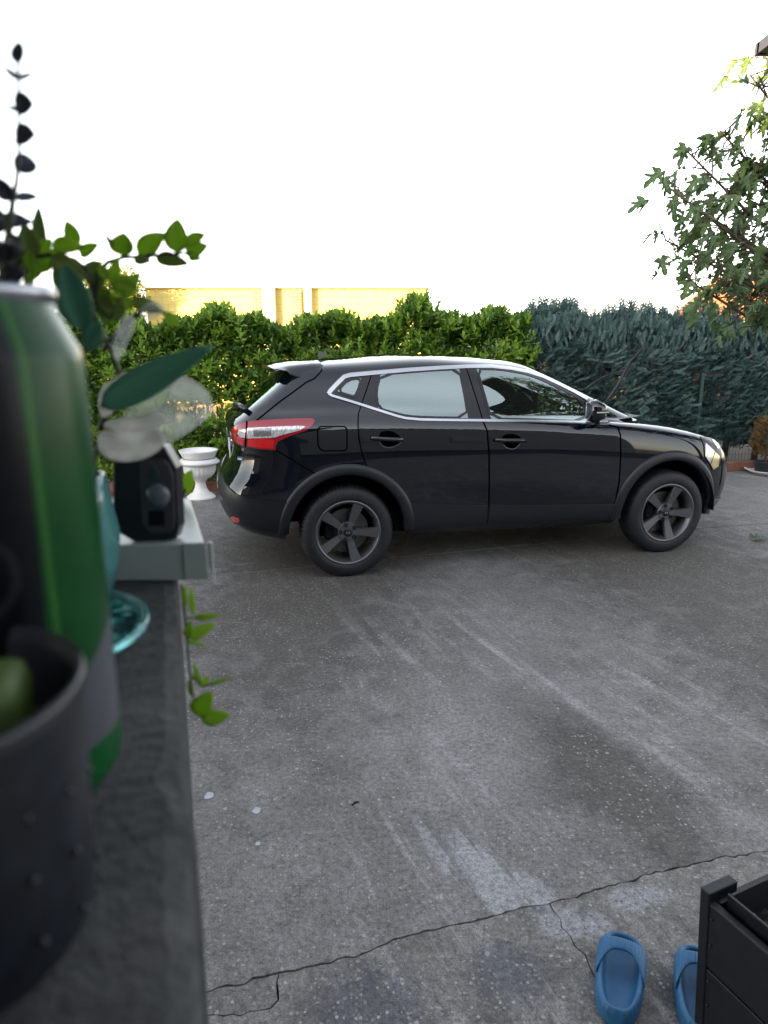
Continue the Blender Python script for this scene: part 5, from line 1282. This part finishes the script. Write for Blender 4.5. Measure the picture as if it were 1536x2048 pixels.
petal([(205, 880), (230, 850), (270, 800), (330, 755), (372, 750), (405, 770), (428, 800), (425, 830), (390, 855), (340, 890), (325, 880), (300, 850), (240, 860)], .400, M['gauze'], .006)
petal([(200, 850), (235, 835), (280, 838), (310, 818), (330, 830), (334, 842), (315, 855), (270, 865), (225, 862)], .392, M['cloth'], .003)
petal([(195, 862), (230, 862), (280, 862), (320, 856), (335, 885), (310, 908), (280, 922), (240, 925), (210, 915), (196, 900)], .390, M['cloth'], .005)
petal([(195, 780), (225, 760), (262, 735), (250, 790), (225, 830), (200, 840)], .395, M['cloth'], .004)
petal([(238, 640), (262, 625), (275, 645), (255, 690), (235, 730), (222, 700)], .41, M['gauze'], .004)
petal([(275, 620), (300, 598), (330, 610), (320, 635), (290, 640)], .41, M['gauze'], .003)
plant_leaf(fl_, (200, 815), (426, 690), 66, .36, M['teal'], .2, .37, -.12); plant_leaf(fl_, (170, 660), (128, 528), 66, .33, M['teal'], .6, .33, .05); plant_leaf(fl_, (178, 700), (200, 640), 40, .33, M['teal'], .5)
pxstem(fl_, [(215, 870), (190, 910), (180, 1000), (170, 1150)], .40, .0016)
# trailing vine over the edge
vn = empty('trailing_vine', (-.13, .40, LZ)); setp(vn, 'trailing strand of bright green leaves hanging over the wall edge below the sill board', 'plant')
VY = .372
pxstem(vn, [(362, 1168), (368, 1215), (374, 1275), (378, 1330), (384, 1385), (396, 1430), (410, 1440)], VY, [.0008, .0008, .0007, .0007, .0007, .0006, .0004]); pxstem(vn, [(370, 1236), (388, 1235), (410, 1232)], VY, .0005); pxstem(vn, [(380, 1350), (402, 1372), (425, 1368)], VY, .0005)
for b, tp, w_ in [((370, 1214), (370, 1168), 12), ((386, 1230), (382, 1173), 12), ((388, 1236), (442, 1230), 14), ((376, 1276), (432, 1246), 26), ((374, 1276), (382, 1240), 18), ((373, 1283), (415, 1290), 8), ((402, 1368), (386, 1322), 10), ((404, 1374), (418, 1352), 16), ((417, 1369), (463, 1356), 9), ((392, 1430), (424, 1382), 46), ((402, 1436), (460, 1430), 36), ((385, 1392), (378, 1360), 12), ((396, 1362), (388, 1345), 14)]:
    plant_leaf(vn, b, tp, w_, VY, M['gar'], .3, VY + random.uniform(-.006, .004), .12)
lt = empty('leaf_sprig', tuple(on_y(372, 987, .55))); setp(lt, 'two upright green leaves at the back corner of the sill board', 'plant')
plant_leaf(lt, (368, 990), (383, 940), 30, .55, M['gar'], .5, .55, .1); plant_leaf(lt, (362, 990), (358, 934), 18, .56, M['gar'], .4); tubeobj('stem', [(-.004, 0, -.006), (0, 0, .004)], .0012, M['stem'], lt)

# ------------------------------------------------------------------ small things on the concrete
def fallen(px, py, sz, rz, label, m):
    p = on_z(px, py); o = bpy.data.objects.new('fallen_leaf', fig_leaf_mesh(31)); C.objects.link(o); o.data.materials.clear(); o.data.materials.append(m); o.location = (p.x, p.y, .012); o.rotation_euler = (.15, .1, rz); o.scale = (sz,) * 3; setp(o, label, 'leaf')
fallen(1505, 1082, .16, R(-70), 'yellow green fallen leaf lying on the concrete right of the car', M['fig'])
M['chip'] = plain('pale_flake', (.42, .43, .47), .8)
for k, (px, py, s, lab) in enumerate([(418, 1592, .032, 'larger pale flake on the concrete close to the wall edge'), (512, 1622, .024, 'small pale flake on the concrete right of the larger flake'), (516, 1688, .013, 'tiny pale flake below the other two')]):
    p = on_z(px, py); n = 11; vv = [(s * random.uniform(.55, 1) * math.cos(2 * math.pi * i / n) * .8, s * random.uniform(.55, 1) * math.sin(2 * math.pi * i / n), 0) for i in range(n)]
    vv += [(a * .96, b * .96, .0025) for a, b, c in vv]
    o = mesh('paint_flake', vv, [tuple(range(n))[::-1], tuple(range(n, 2 * n))] + [(i, (i + 1) % n, (i + 1) % n + n, i + n) for i in range(n)], M['chip']); o.location = (p.x, p.y, .0008); setp(o, lab, 'flake')
o = tubeobj('twig', [tuple(on_z(704, 1612)), tuple(on_z(710, 1606)), tuple(on_z(718, 1605))], [.002, .003, .002], M['dark']); o.location.z = .003; setp(o, 'tiny dark twig lying on the middle of the concrete yard', 'twig')
